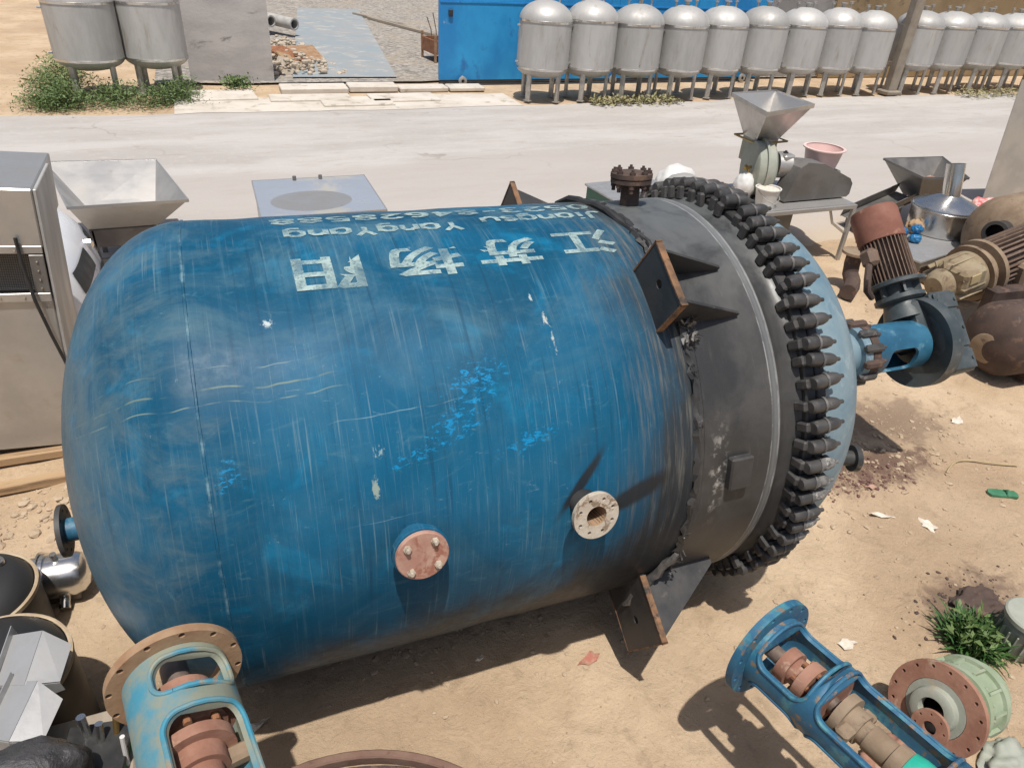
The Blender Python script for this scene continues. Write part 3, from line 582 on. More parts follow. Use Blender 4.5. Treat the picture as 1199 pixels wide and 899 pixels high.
# top nozzle with bolted flange pair
Ft = frame(pt(1.985, 98, 1.05), rad(97) + Vector((-.02, 0, 0)), (1, 0, 0)) @ Matrix.Diagonal((.86, .86, .95, 1))
m = MB().lathe([(0, .070), (.02, .058), (.20, .058), (.20, 0)], Ft, 28); nt_ = vb(m, 'top_nozzle', 'rust_dark')
m = MB(); m.lathe([(.17, .058), (.17, .125), (.193, .125), (.193, .058)], Ft, 36); m.build('nozzle_flange', 'rust_dark', nt_)
m = MB(); m.lathe([(.198, 0), (.198, .128), (.222, .128), (.222, .09), (.23, .08), (.23, 0)], Ft, 36); m.build('blind_cover', 'rust_dark', nt_)
for k in range(8):
    a = k * PI / 4 + .3; m = MB(); F_ = Ft @ Matrix.Translation((.104 * math.cos(a), .104 * math.sin(a), 0)); m.lathe([(.125, 0), (.125, .012), (.148, .012), (.148, .018), (.169, .018), (.169, .01), (.222, .01), (.222, .019), (.238, .019), (.238, .009), (.25, .009), (.25, 0)], F_, 8); m.build('flange_bolt', 'rust_dark', nt_)
# drain nozzle on the dished end
Fd = frame((-.68, 0.02, -.34), (-1, 0, -.03), (0, -1, 0))
m = MB().lathe([(0, .058), (.26, .058)], Fd, 28); nd_ = vb(m, 'drain_nozzle', 'stand_blue')
m = MB(); flange(m, Fd @ Matrix.Translation((0, 0, .255)), .128, .05, .022, 8, .10, .009, 40); m.build('nozzle_flange', 'black_paint', nd_)
m = MB().lathe([(.275, .0499), (.12, .0499), (.12, 0)], Fd, 24); m.build('nozzle_bore', 'hole_dark', nd_)
# nozzles on the top head
for (ph, rr, r, L, mt, tl) in ((118, .78, .085, .24, 'pale_grey_green', .35), (-4, .86, .055, .14, 'black_paint', .35), (160, .62, .09, .3, 'rust_dark', .2), (60, .45, .07, .2, 'rust_dark', .2)):
    z0 = 2.61 + .62 * math.sqrt(max(0, 1 - (rr / 1.085) ** 2)); d = (Vector((1, 0, 0)) + rad(ph) * tl).normalized()
    F_ = frame(pt(z0 - .05, ph, rr), d); m = MB().lathe([(0, r * .8), (L, r * .8), (L, r * .6), (0, r * .6)], F_, 24); hn = vb(m, 'head_nozzle', mt)
    m = MB().lathe([(L - .03, r * .6), (L - .03, r * 1.35), (L, r * 1.35), (L, r * .6)], F_, 28); m.build('nozzle_flange', mt, hn)
# agitator drive
m = MB().lathe([(3.12, .26), (3.24, .20), (3.40, .16), (3.80, .16), (3.80, .20), (3.865, .20), (3.87, .0)], AXM, 40); vb(m, 'agitator_neck', 'tophead')
m = MB().lathe([(3.872, 0), (3.872, .20), (3.94, .20), (3.95, .165), (3.95, 0)], AXM, 40); df = vb(m, 'drive_flange', 'rust_dark')
for k in range(12):
    a = 360 / 12 * k + 8; F_ = frame(pt(3.77, a, .185), (1, 0, 0), rad(a)); m = MB(); m.box((.02, 0, .10), (.055, .055, .15), F_, bev=.014); m.lathe([(.16, 0), (.16, .026), (.19, .026), (.205, .014), (.225, .012), (.225, 0)], F_, 8); m.build('flange_clamp', 'clamp_black' if k % 3 else 'rust_dark', df)
rs = .172
win = rrect(4.06, rs * (-.75), 4.32, rs * .45, .05); win2 = rrect(4.06, rs * (PI - .6), 4.32, rs * (PI + .6), .05)
m = MB().sheet([(3.95 + .50 * i / 8, -rs * PI * .5) for i in range(9)] + [(4.45, rs * (-PI * .5 + 2 * PI * i / 48)) for i in range(1, 48)] + [(4.45 - .50 * i / 8, rs * PI * 1.5 - .0005) for i in range(9)] + [(3.95, rs * (PI * 1.5 - 2 * PI * i / 48)) for i in range(1, 48)], [win, win2], .022, fn=lambda u, v, w: Vector((u, 0, 0)) + rad(math.degrees(v / rs)) * (rs - .022 + w), step=.03)
ds = vb(m, 'drive_stand', 'stand_blue'); MB().cyl((3.9, 0, 0), (4.48, 0, 0), .05).build('agitator_shaft', 'shaft_grey', ds)
m = MB().lathe([(4.50, .18), (4.50, .215), (4.45, .32), (4.555, .322), (4.558, .30), (4.585, .30), (4.59, 0)], AXM, 48); m.build('stand_flange', 'gear_grey', ds)
gb = MB(); dM = rad(135); cM = Vector((0, -.70711, .70711)) if False else dM.cross(Vector((1, 0, 0)))
if cM.y > 0: cM = -cM
FG = Matrix(((1, cM.x, dM.x, 4.50), (0, cM.y, dM.y, 0), (0, cM.z, dM.z, 0), (0, 0, 0, 1)))       # local: x along vessel, y to camera side, z motor direction
gb.lathe([(4.495, .0), (4.495, .25), (4.56, .24), (4.58, 0)], AXM, 40); gb.box((.18, 0, .02), (.23, .34, .60), FG, bev=.02); gb.box((.02, 0, .12), (.20, .30, .36), FG, bev=.03)
gbo = vb(gb, 'gearbox', 'gear_grey')
for z0, z1 in ((-.26, -.12), (-.10, .17), (.19, .30)):
    m = MB(); m.box((.18, .176, (z0 + z1) / 2), (.21, .014, z1 - z0), FG, bev=.004)
    m.build('cover_plate', 'gear_grey', gbo)
    for sx_ in (-.1, .1): MB().lathe([(0, 0), (0, .012), (.01, .012), (.01, 0)], FG @ frame((.18 + sx_ * .8, .183, (z0 + z1) / 2), (0, 1, 0)), 6).build('cover_bolt', 'gear_grey', gbo)
FM = FG @ Matrix.Translation((-.03, 0, 0))
m = MB().lathe([(.18, .15), (.30, .12), (.32, .17), (.35, .17), (.36, .11), (.43, .11), (.43, .198), (.455, .20), (.47, .16), (.47, 0)], FM, 40)
for k in range(6): m.box((.13 * math.cos(k * PI / 3), .13 * math.sin(k * PI / 3), .395), (.05, .016, .07), FM, rot=Matrix.Rotation(k * PI / 3, 4, 'Z'))
m.build('motor_adapter', 'gear_grey', gbo)
m = MB().lathe([(.47, .128), (.80, .128), (.80, 0)], FM, 40); mo = vb(m, 'motor', 'motor_brown')
m = MB()
for k in range(34):
    a = 2 * PI * k / 34; m.box((.141 * math.cos(a), .141 * math.sin(a), .63), (.032, .006, .33), FM, rot=Matrix.Rotation(a, 4, 'Z'))
m.build('cooling_fins', 'motor_brown', mo)
m = MB().lathe([(.775, .158), (.78, .164), (1.0, .164), (1.03, .152), (1.035, .13), (1.035, 0)], FM, 44); m.build('fan_cover', 'rust_red', mo)
m = MB(); m.box((-.19, .02, .66), (.09, .12, .13), FM, bev=.025); m.build('terminal_box', 'motor_brown', mo)
m = MB().tube([FM @ Vector(p) for p in ((-.20, .02, .63), (-.24, .03, .58), (-.27, .02, .50), (-.26, -.02, .43), (-.20, -.05, .38))], [.022, .024, .026, .026, .022], 10); m.build('cable_gland', 'rust_dark', mo)
# cable bundle lying over the jacket edge, burr of loose insulation
m = MB().tube([pt(1.74 + .07 * i / 9 + .02 * math.sin(i), 118 - 5.6 * i, 1.108 + .012 * math.sin(i * 1.7)) for i in range(10)], [.016, .02, .024, .022, .02, .018, .02, .017, .014, .008], 8); vb(m, 'cable', 'black_rubber')
vb(scrap_lump(pt(1.83, 49.5, 1.13), .020), 'foam_scrap', 'clamp_dusty'); vb(scrap_lump(pt(1.83, 46, 1.12), .018, 24), 'foam_scrap', 'clamp_dusty')
m = MB().tube([pt(1.80 - .012 * i, -12 - 2.2 * i, 1.12 + .05 * max(0, i - 4) / 5 + .008 * math.sin(i * 2)) for i in range(12)], [.012, .02, .024, .02, .026, .022, .03, .024, .03, .022, .02, .01], 7); vb(m, 'torn_seal', 'strap_grey')
# painted lettering on the shell (upside down in the picture)
def letter(txt, tc, pc, h, w, name, bold=0.0):
    cu = bpy.data.curves.new('lettering', 'FONT'); cu.body = txt; cu.size = 1.0; cu.offset = bold; cu.resolution_u = 3
    ob = bpy.data.objects.new('lettering', cu); C.objects.link(ob); dg = bpy.context.evaluated_depsgraph_get(); me_ = bpy.data.meshes.new_from_object(ob.evaluated_get(dg)); bpy.data.objects.remove(ob); bpy.data.curves.remove(cu)
    bm = bmesh.new(); bm.from_mesh(me_); bpy.data.meshes.remove(me_)
    xs = [v.co.x for v in bm.verts]; ys = [v.co.y for v in bm.verts]; x0, x1, y0, y1 = min(xs), max(xs), min(ys), max(ys)
    for v in bm.verts: v.co.x = (v.co.x - x0) / (x1 - x0) * w; v.co.y = (v.co.y - y0) / (y1 - y0) * h
    bmesh.ops.triangulate(bm, faces=bm.faces[:])
    for _ in range(4):
        lg = [e for e in bm.edges if e.calc_length() > .03]
        if not lg: break
        bmesh.ops.subdivide_edges(bm, edges=lg, cuts=1); bmesh.ops.triangulate(bm, faces=bm.faces[:])
    for v in bm.verts:
        p = pt(tc + w / 2 - v.co.x, pc - math.degrees((v.co.y - h / 2) / 1.1), 1.1032); v.co = p
    bm.verts.index_update(); b = MB(); b.add([v.co for v in bm.verts], [[v.index for v in f.verts] for f in bm.faces]); bm.free()
    return b.build(name, 'stencil', shell)
letter('江', 1.515, 76.0, .185, .30, 'painted_character', .026); letter('苏', 1.115, 74.6, .185, .30, 'painted_character', .026)
letter('扬', .735, 73.4, .190, .32, 'painted_character', .026); letter('阳', .325, 72.0, .195, .275, 'painted_character', .026)
GLY = {'J': (.55, [[(.5, 1), (.5, .2), (.36, .0), (.15, .0), (0, .18)]]), 'i': (.2, [[(.1, .65), (.1, 0)], [(.1, .84), (.1, .97)]]),
 'a': (.55, [[(.5, .48), (.36, .65), (.14, .65), (0, .5), (0, .15), (.14, 0), (.36, 0), (.5, .16)], [(.56, .66), (.56, 0)]]),
 'n': (.52, [[(0, .66), (0, 0)], [(.06, .42), (.2, .63), (.38, .63), (.5, .48), (.5, 0)]]),
 'g': (.55, [[(.5, .48), (.36, .65), (.14, .65), (0, .5), (0, .17), (.14, .02), (.36, .02), (.5, .18)], [(.56, .66), (.56, -.14), (.4, -.3), (.08, -.3)]]),
 's': (.48, [[(.45, .54), (.32, .65), (.12, .65), (0, .52), (.08, .38), (.4, .28), (.48, .14), (.36, 0), (.12, 0), (0, .11)]]),
 'u': (.55, [[(0, .65), (0, .16), (.15, 0), (.34, 0), (.5, .2)], [(.56, .65), (.56, 0)]]), 'Y': (.6, [[(0, 1), (.3, .5), (.6, 1)], [(.3, .42), (.3, 0)]]),
 '0': (.5, [[(.25, 1), (.08, .9), (0, .7), (0, .3), (.08, .1), (.25, 0), (.42, .1), (.5, .3), (.5, .7), (.42, .9), (.27, 1)]]), '-': (.4, [[(0, .5), (.4, .5)]]),
 '2': (.5, [[(0, .75), (.08, .93), (.25, 1), (.42, .93), (.5, .75), (.44, .55), (0, 0), (.5, 0)]]), '3': (.5, [[(0, .88), (.2, 1), (.42, .93), (.5, .75), (.4, .56), (.2, .52)], [(.26, .48), (.44, .42), (.5, .25), (.42, .07), (.2, 0), (0, .12)]]),
 '5': (.5, [[(.48, 1), (.06, 1), (.03, .52), (.25, .6), (.44, .52), (.5, .3), (.42, .08), (.22, 0), (0, .1)]]), '4': (.52, [[(.38, 0), (.38, 1), (0, .3), (.34, .3)], [(.42, .3), (.54, .3)]]),
 '6': (.5, [[(.45, .92), (.27, 1), (.08, .88), (0, .6), (0, .25), (.1, .06), (.25, 0), (.42, .07), (.5, .28), (.42, .5), (.25, .56), (.06, .46)]]),
 '8': (.5, [[(.25, .54), (.06, .65), (.04, .86), (.25, 1), (.46, .86), (.44, .65), (.27, .54)], [(.25, .48), (.02, .36), (.02, .12), (.25, 0), (.48, .12), (.48, .36), (.28, .48)]])}
def strokes(txt, t_hi, t_lo, pc, h, name, thick=.2):
    """hand-lettered word running from t_hi down to t_lo, baseline up the slope"""
    total = sum(GLY[c][0] + .26 for c in txt) - .26; k = (t_hi - t_lo) / total; x = 0; b = MB(); lvl = 0
    for c in txt:
        w, pls = GLY[c]
        for pl in pls:
            P = [Vector(p) for p in pl]; Q = []
            for a_, b_ in zip(P, P[1:]):
                n = max(1, int((b_ - a_).length / .16)); Q += [a_ + (b_ - a_) * q / n for q in range(n)]
            Q.append(P[-1]); L_, R2 = [], []
            for q in range(len(Q)):
                d0 = (Q[q] - Q[q - 1]).normalized() if q else (Q[1] - Q[0]).normalized(); d1 = (Q[q + 1] - Q[q]).normalized() if q < len(Q) - 1 else d0
                d = (d0 + d1); d = d.normalized() if d.length > .1 else d0; n = Vector((-d.y, d.x)) * thick * .5 / max(.6, d.dot(d0)); L_.append(Q[q] + n); R2.append(Q[q] - n)
            lvl += 1; rr_ = 1.1030 + .0007 * (lvl % 3); M3 = lambda p: pt(t_hi - (x + p.x) * k, pc - math.degrees((p.y - .4) * h / 1.1), rr_)
            vs = [M3(p) for p in L_] + [M3(p) for p in R2]; n = len(Q); b.add(vs, [(q, q + 1, n + q + 1, n + q) for q in range(n - 1)])
        x += w + .26
    return b.build(name, 'stencil', shell)
strokes('Jiangsu', 1.72, 1.10, 89.6, .085, 'painted_word'); strokes('YangYang', .97, .20, 87.6, .085, 'painted_word'); strokes('0523-84628588', 1.70, .16, 97.2, .085, 'painted_number')

# ------------------------------------------------------------------ things beyond the road
_tr = random.Random(8)
def make_tank(label, group, x, y, rz, r=.6, zb=.70, zt=1.66, top=.40, legh=.62, src=None, z=0.03):
    t = thing('storage_tank', label, 'tank', (x, y, z), rz, group); t.rotation_euler = (_tr.uniform(-.018, .018), _tr.uniform(-.018, .018), rz)
    MB().lathe([(zb, r)] + [(zb + (zt - zb) * i / 4, r) for i in range(1, 5)], None, 44).build('shell', 'steel_matt', t)
    pr = [(zt + top * math.sin(a), r * math.cos(a)) for a in [PI / 2 * i / 12 for i in range(13)]]; pr[-1] = (zt + top, 0)
    MB().lathe(pr, None, 44).build('top_dome', 'steel_matt', t)
    pr = [(zb - .24 * math.sin(a), r * math.cos(a)) for a in [PI / 2 * i / 10 for i in range(11)]]; pr[-1] = (zb - .24, 0)
    MB().lathe(list(reversed(pr)), None, 44).build('bottom_dome', 'steel_matt', t)
    for zz in (zb, zt): MB().lathe([(zz - .03, r - .01), (zz - .03, r + .012), (zz + .012, r + .014), (zz + .022, r - .01)], None, 44).build('weld_band', 'steel_bright', t)
    for k in range(4):
        a = PI / 4 + k * PI / 2; p = Vector((r * .80 * math.cos(a), r * .80 * math.sin(a), 0)); M_ = Matrix.Translation(p) @ Matrix.Rotation(a, 4, 'Z')
        m = MB(); m.box((0, 0, legh / 2), (.075, .12, legh), M_, bev=.02); m.box((0, 0, .008), (.13, .16, .016), M_); m.build('leg', 'steel_leg', t)
    m = MB(); m.lathe([(zt + top - .03, .05), (zt + top + .08, .05), (zt + top + .08, .09), (zt + top + .105, .09), (zt + top + .105, 0)], None, 20); m.build('top_nozzle', 'steel_leg', t)
    for (dx, dy, hh) in ((.28, .05, .20), (-.25, .1, .17)):
        m = MB(); zz = zt + top * math.sqrt(1 - (dx * dx + dy * dy) / r / r) - .02; m.cyl((dx, dy, zz), (dx, dy, zz + hh), .022, n=10); m.lathe([(zz + hh - .05, .022), (zz + hh - .05, .05), (zz + hh - .03, .05), (zz + hh - .03, .022)], Matrix.Translation((dx, dy, 0)), 14); m.box((dx, dy, zz + hh), (.14, .02, .02)); m.build('valve', 'steel_leg', t)
    for zz in (zt - .12, zb + .1): m = MB(); m.cyl((-r + .01, -.12, zz), (-r - .06, -.12, zz), .02, n=10); m.build('gauge_fitting', 'steel_bright', t)
    return t
ordn = ['first', 'second', 'third', 'fourth', 'fifth', 'sixth', 'seventh', 'eighth', 'ninth']
row = (7.27, 8.45, 9.65, 10.88, 12.08, 13.32, 14.55, 15.75, 16.93)
for i, x in enumerate(row):
    t = make_tank('dull stainless tank on legs, %s from the left in the row before the blue container' % ordn[i], 'stainless tanks in the row left of the brown post', x, 13.05 + random.uniform(-.05, .05), random.uniform(-.25, .25), r=.595 + random.uniform(-.012, .012), zt=1.66 + random.uniform(-.03, .03))
    if i == 2: MB().cyl((-.06, -.60, .82), (.06, -.605, 1.60), .02, n=10).build('level_gauge', 'steel_leg', t)
for i, x in enumerate((18.60, 19.86, 21.15, 22.45, 23.75)):
    make_tank('stainless tank on slender legs, %s to the right of the brown post' % ordn[i], 'stainless tanks right of the brown post', x, 13.1, random.uniform(-.2, .2), r=.62, zb=.78, zt=1.72, top=.36, legh=.72)
make_tank('large stainless tank among green weeds, left one of the pair', 'pair of tanks in the weeds', -2.02, 14.35, .1, r=.63, zb=.70, zt=1.70)
make_tank('large stainless tank standing against the grey concrete panel', 'pair of tanks in the weeds', -.82, 14.62, -.1, r=.61, zb=.68, zt=1.70)
# grey concrete panel
m = MB(); m.sheet([(-.90, 0), (.90, 0), (.92, 2.3), (-.92, 2.28)], (), .12, fn=lambda u, v, w: (u, w - .06, v), step=.3)
o = m.build('concrete_panel', 'slab_concrete', loc=(.66, 15.58, .0)); o.rotation_euler = (math.radians(-4), 0, math.radians(-4)); tag(o, 'stained grey concrete panel standing upright beside the two tanks in weeds', 'concrete panel')
# blue sliding gate
t = thing('gate', 'big bright blue sheet metal sliding gate behind the row of tanks', 'gate', (10.15, 14.95, 0))
for k in range(4):
    m = MB(); m.box((-4.78 + 2.39 * (k + .5), 0, 1.35), (2.384, .07, 2.46), bev=.006); m.build('sheet_panel', 'blue_container', t)
m = MB(); m.box((0, -.043, 1.83), (9.5, .016, .03)); m.build('seam_strip', 'blue_container', t)
m = MB(); m.box((0, 0, .09), (9.5, .05, .05)); m.build('bottom_rail', 'black_paint', t)
m = MB(); m.box((-4.50, -.06, 1.60), (.11, .05, .16), bev=.02); m.build('lock_box', 'black_rubber', t)
for xx in (-4.2, 0, 4.2):
    m = MB().lathe([(-.03, .04), (-.03, .085), (-.02, .105), (.02, .105), (.03, .085), (.03, .04)], frame((xx, -.13, .115), (0, 1, 0)), 20); w_ = m.build('wheel', 'steel_leg', t); MB().box((xx, -.09, .20), (.04, .09, .05)).build('axle_bracket', 'steel_leg', w_)
# walls behind the tanks and post
m = MB(); m.box((0, 0, 1.3), (2.5, .25, 2.6), bev=.01); tag(m.build('wall', 'wall_grey', loc=(16.3, 15.5, 0)), 'dull grey wall section between the blue container and the brown wall', 'wall')
m = MB(); m.box((0, 0, 1.3), (14, .25, 2.6), bev=.01); tag(m.build('wall', 'wall_brown', loc=(24.56, 15.4, 0)), 'long brown wall behind the tanks right of the post', 'wall')
m = MB(); m.box((0, 0, 1.5), (.30, .26, 3.0), bev=.03); m.box((0, 0, .06), (.5, .45, .12), bev=.03); o = m.build('post', 'post_brown', loc=(17.85, 12.75, 0.02)); tag(o, 'thick brown post standing between two groups of stainless tanks', 'post')
# pipes, boards and scrap by the gravel yard
for i, (x, y, z) in enumerate(((1.75, 23.6, .45), (2.40, 23.2, .42))):
    m = MB().pipe((0, -1.0, 0), (.0, 2.6, .12), .17, .13, 24); o = m.build('pipe', 'pipe_grey', loc=(x, y, z)); o.rotation_euler = (0, 0, .55); tag(o, 'grey pipe on the rubble pile, %s of the two' % ('nearer the concrete panel' if i == 0 else 'farther from the concrete panel'), 'pipe', 'two grey pipes')
for i, (x, y, z, a, w, mt) in enumerate(((2.1, 17.6, .25, .6, .55, 'rust'), (2.25, 17.1, .12, .3, .7, 'timber'), (2.6, 18.4, .15, .2, .9, 'rust_light'), (2.0, 16.6, .08, -.2, .6, 'timber_grey'))):
    m = MB(); m.box((0, 0, 0), (w, .9, .05), bev=.008); o = m.build('scrap_board', mt, loc=(x, y, z + .05)); o.rotation_euler = (.25, .3 * (i % 2), a); tag(o, ['rusty red plate leaning against the rubble by the concrete panel', 'brown board lying low beside the concrete panel', 'light rusty board under the two grey pipes', 'grey weathered board at the foot of the rubble'][i], 'board')
m = MB(); rr = random.Random(3)
for i in range(420):
    px_ = rr.gauss(2.1, .55); py_ = rr.uniform(16.0, 20.2); s_ = rr.uniform(.03, .12); hz = max(0.02, .34 * math.exp(-((px_ - 2.2) / .7) ** 2) * rr.random())
    m.box((px_, py_, .05 + hz), (s_ * 1.4, s_, s_ * .8), bev=s_ * .2, rot=Matrix.Rotation(rr.uniform(0, 6), 4, 'Z') @ Matrix.Rotation(rr.uniform(-.6, .6), 4, 'X'))
o = m.build('rubble', 'pale_stone'); struct(o, 'stuff'); o['label'] = 'heap of small pale rubble between concrete panel and path'
for i, (x, y, a, L) in enumerate(((7.1, 24.5, .28, 6.0), (7.55, 23.2, .22, 5.0), (6.7, 26.5, .34, 4.5))):
    m = MB(); m.box((0, 0, 0), (.11, L, .09), bev=.01); o = m.build('timber', 'timber_grey', loc=(x, y, .10)); o.rotation_euler = (0, 0, a); tag(o, ['longest grey timber lying on the gravel left of the blue container', 'grey timber on the gravel nearest the blue container', 'short grey timber farthest out on the gravel'][i], 'timber', 'timbers on the gravel')
t = thing('scrap_crate', 'rusty open crate with bent rods beside the blue container', 'crate', (6.42, 18.3, .05), .1)
for (c_, d_) in (((0, -.5, .38), (.7, .04, .36)), ((0, .5, .38), (.7, .04, .36)), ((-.35, 0, .38), (.04, 1.0, .36)), ((.35, 0, .38), (.04, 1.0, .36)), ((0, 0, .21), (.7, 1.0, .03))):
    m = MB(); m.box(c_, d_, bev=.006); m.build('side_board', 'rust', t)
for (sx_, sy_) in ((-1, -1), (1, -1), (-1, 1), (1, 1)): m = MB(); m.box((sx_ * .35, sy_ * .5, .35), (.06, .06, .7), bev=.006); m.build('corner_post', 'rust_light', t)
for k in range(5): m = MB().tube([(-.3 + .13 * k, -.2, .25), (-.32 + .15 * k, -.1, .8), (-.4 + .2 * k, .05 * k, 1.1 + .1 * math.sin(k * 2))], .013, 6); m.build('rod', 'rust_dark', t)

# weeds
def leafmass(n, boxfn, s0, s1, rr, flat=.5):
    vs = []; fs = []
    for i in range(n):
        p, hgt = boxfn(rr); a = rr.uniform(0, 2 * PI); el = rr.uniform(-.2, 1.1); L = rr.uniform(s0, s1); w = L * rr.uniform(.22, .4)
        d = Vector((math.cos(a) * math.cos(el), math.sin(a) * math.cos(el), math.sin(el))); e = d.cross(Vector((rr.gauss(0, .4), rr.gauss(0, .4), 1))).normalized() * w
        b = len(vs); mid = p + d * L * .5; tip = p + d * L - Vector((0, 0, L * .18))
        vs += [p, mid + e * .5, tip, mid - e * .5]; fs.append((b, b + 1, b + 2, b + 3))
    return vs, fs
rr = random.Random(11)
blobs = [(rr.uniform(-3.0, -.35), rr.uniform(13.05, 14.1)) for _ in range(46)] + [(rr.uniform(-3.1, -2.6), rr.uniform(13.6, 16.5)) for _ in range(16)]
def wf(r):
    b = r.choice(blobs); h = r.random() ** 1.6 * (.16 + .34 * ((math.sin(b[0] * 7.1) * math.sin(b[1] * 5.3) + 1) / 2)); k = .24 * (1 - h * 1.4); return Vector((b[0] + r.gauss(0, k), b[1] + r.gauss(0, k), .02 + h)), h
m = MB(); m.add(*leafmass(13000, wf, .03, .10, rr)); o = m.build('weeds', 'leaf'); struct(o, 'stuff'); o['label'] = 'low green weeds growing around the two tanks on the left'
m = MB(); m.add(*leafmass(700, lambda r: (Vector((.70 + r.gauss(0, .14), 14.6 + r.gauss(0, .14), .06 + r.random() * .22)), 0), .05, .13, rr)); o = m.build('weed_clump', 'leaf'); struct(o, 'stuff'); o['label'] = 'small green weed clump in front of the concrete panel'
m = MB(); rr2 = random.Random(5)
def dry(r): return Vector((r.uniform(8.3, 10.6), 12.45 + r.gauss(0, .18), .03 + r.random() * .10)), 0
m.add(*leafmass(900, dry, .06, .2, rr2)); m.add(*leafmass(900, lambda r: (Vector((r.uniform(20.0, 26), 12.2 + r.gauss(0, .22), .03 + r.random() * .16)), 0), .06, .22, rr2)); m.add(*leafmass(500, lambda r: (Vector((r.gauss(-2.9, .25), r.uniform(14.5, 19), .03 + r.random() * .2)), 0), .08, .25, rr2))
o = m.build('dry_weeds', 'dry_grass'); struct(o, 'stuff'); o['label'] = 'straw coloured dry weeds along the far edge of the road'
# ------------------------------------------------------------------ stainless machines on the left, behind the vessel
def quadwall(mb, a, b, c, d, th=.004):
    a, b, c, d = map(Vector, (a, b, c, d)); n = (b - a).cross(d - a).normalized() * th
    mb.add([a, b, c, d, a + n, b + n, c + n, d + n], [(0, 1, 2, 3), (7, 6, 5, 4), (0, 4, 5, 1), (1, 5, 6, 2), (2, 6, 7, 3), (3, 7, 4, 0)]); return mb
def hopper(parent, rim, floor, mat, z1, z0, rimw=.03):
    """four-sided open hopper; rim and floor are lists of 4 xy corners"""
    for i in range(4):
        j = (i + 1) % 4; m = MB(); quadwall(m, (*rim[i], z1), (*rim[j], z1), (*floor[j], z0), (*floor[i], z0)); m.build('wall_plate', mat, parent)
    m = MB(); m.sheet(list(floor), (), .004, fn=lambda u, v, w: (u, v, z0 + w)); m.build('floor_plate', mat, parent)
    for i in range(4):
        j = (i + 1) % 4; a = Vector((*rim[i], z1)); b = Vector((*rim[j], z1)); m = MB(); L = (b - a).length; F = frame(a, (0, 0, 1), b - a); m.box((L / 2, 0, -.008), (L, .012, rimw), F); m.build('rim_strip', mat, parent)
# cabinet
t = thing('machine_cabinet', 'tall stainless machine cabinet with dark vent mesh at the left edge', 'cabinet', (-1.205, 1.86, .075)); t.rotation_euler = (0, math.radians(5.4), 0)
m = MB(); m.box((-.77, .30, .58), (1.5, .56, 1.16), bev=.008); m.build('body', 'steel_sheet', t)
m = MB(); m.box((-.77, .41, 1.69), (1.5, .80, .37), bev=.008); m.build('hood', 'steel_sheet', t)
m = MB(); m.box((-.79, .35, 1.335), (1.44, .46, .34)); m.build('vent_box', 'mesh_dark', t)
m = MB()
for k in range(70): m.box((-.11 - .012 * k, .108, 1.335), (.004, .004, .30))
for k in range(26): m.box((-.52, .106, 1.19 + .0115 * k), (.86, .004, .004))
m.build('vent_mesh', 'steel_dark', t)
m = MB(); m.box((-.77, .012, 1.495), (1.49, .014, .05), bev=.003); m.build('upper_rail', 'steel_sheet', t)
m = MB(); m.box((-.77, .008, 1.175), (1.49, .014, .06), bev=.003); m.build('lower_rail', 'steel_sheet', t)
m = MB(); m.box((-.065, .010, 1.335), (.08, .016, .255), bev=.003); m.build('side_rail', 'steel_dark', t)
for (xx, zz) in [(-.065, 1.24), (-.065, 1.30), (-.065, 1.36), (-.065, 1.42), (-.17, 1.175), (-.3, 1.175), (-.45, 1.175), (-.17, 1.495), (-.3, 1.495), (-.45, 1.495)]:
    m = MB().lathe([(0, 0), (0, .008), (.006, .006), (.007, 0)], frame((xx, .001, zz), (0, -1, 0)), 8); m.build('rivet', 'steel_bright', t)
m = MB(); m.box((-.008, .30, .935), (.020, .56, 1.87), bev=.004); m.build('side_panel', 'steel_matt', t)
m = MB().tube([(-.15, -.012, 1.58), (-.14, -.03, 1.42), (-.11, -.04, 1.17), (-.06, -.045, .93), (.0, -.05, .68), (.06, -.05, .45), (.10, -.04, .1)], .011, 8); m.build('power_cable', 'black_rubber', t)
m = MB().lathe([(0, 0), (0, .05), (.03, .05), (.04, .035), (.075, .03), (.075, 0)], frame((-.62, .018, .18), (0, -1, 0)), 20); m.build('knob', 'steel_leg', t)
for k, (x, y, L, z) in enumerate(((-2.0, 1.88, 1.75, .045), (-2.05, 1.53, 1.70, .045))):
    m = MB(); m.box((0, 0, 0), (L, .075, .07), bev=.008); o = m.build('timber_bearer', 'timber', loc=(x, y, z)); o.rotation_euler = (0, 0, [-.02, .03][k]); tag(o, ['timber bearer carrying the stainless machine cabinet', 'loose timber lying in the sand in front of the cabinet'][k], 'timber')
# feed hopper on a dark stand
t = thing('feed_hopper', 'open stainless feed hopper on a dark stand behind the vessel', 'hopper', (0, 0, 0))
hopper(t, [(-1.43, 4.84), (-.33, 4.84), (-.66, 6.38), (-1.82, 6.48)], [(-1.35, 5.15), (-.68, 5.15), (-.72, 5.75), (-1.40, 5.78)], 'steel_sheet', .85, .50)
m = MB(); m.box((-1.03, 5.43, .39), (.62, .55, .2), bev=.01); m.build('outlet_box', 'steel_dark', t)
for (x, y) in ((-1.33, 5.18), (-.73, 5.18), (-1.33, 5.70), (-.73, 5.70)): m = MB(); m.box((x, y, .24), (.05, .05, .50), bev=.006); m.build('leg', 'steel_dark', t)
for y in (5.18, 5.70): m = MB(); m.box((-1.03, y, .14), (.56, .035, .035)); m.build('stretcher', 'steel_dark', t)
for x_, y_ in ((-.62, 4.845), (-1.1, 4.845)): m = MB().lathe([(0, 0), (0, .018), (.01, .016), (.01, 0)], frame((x_, y_ + .05, .815), (0, 1, .5)), 10); m.build('rim_bolt', 'black_rubber', t)
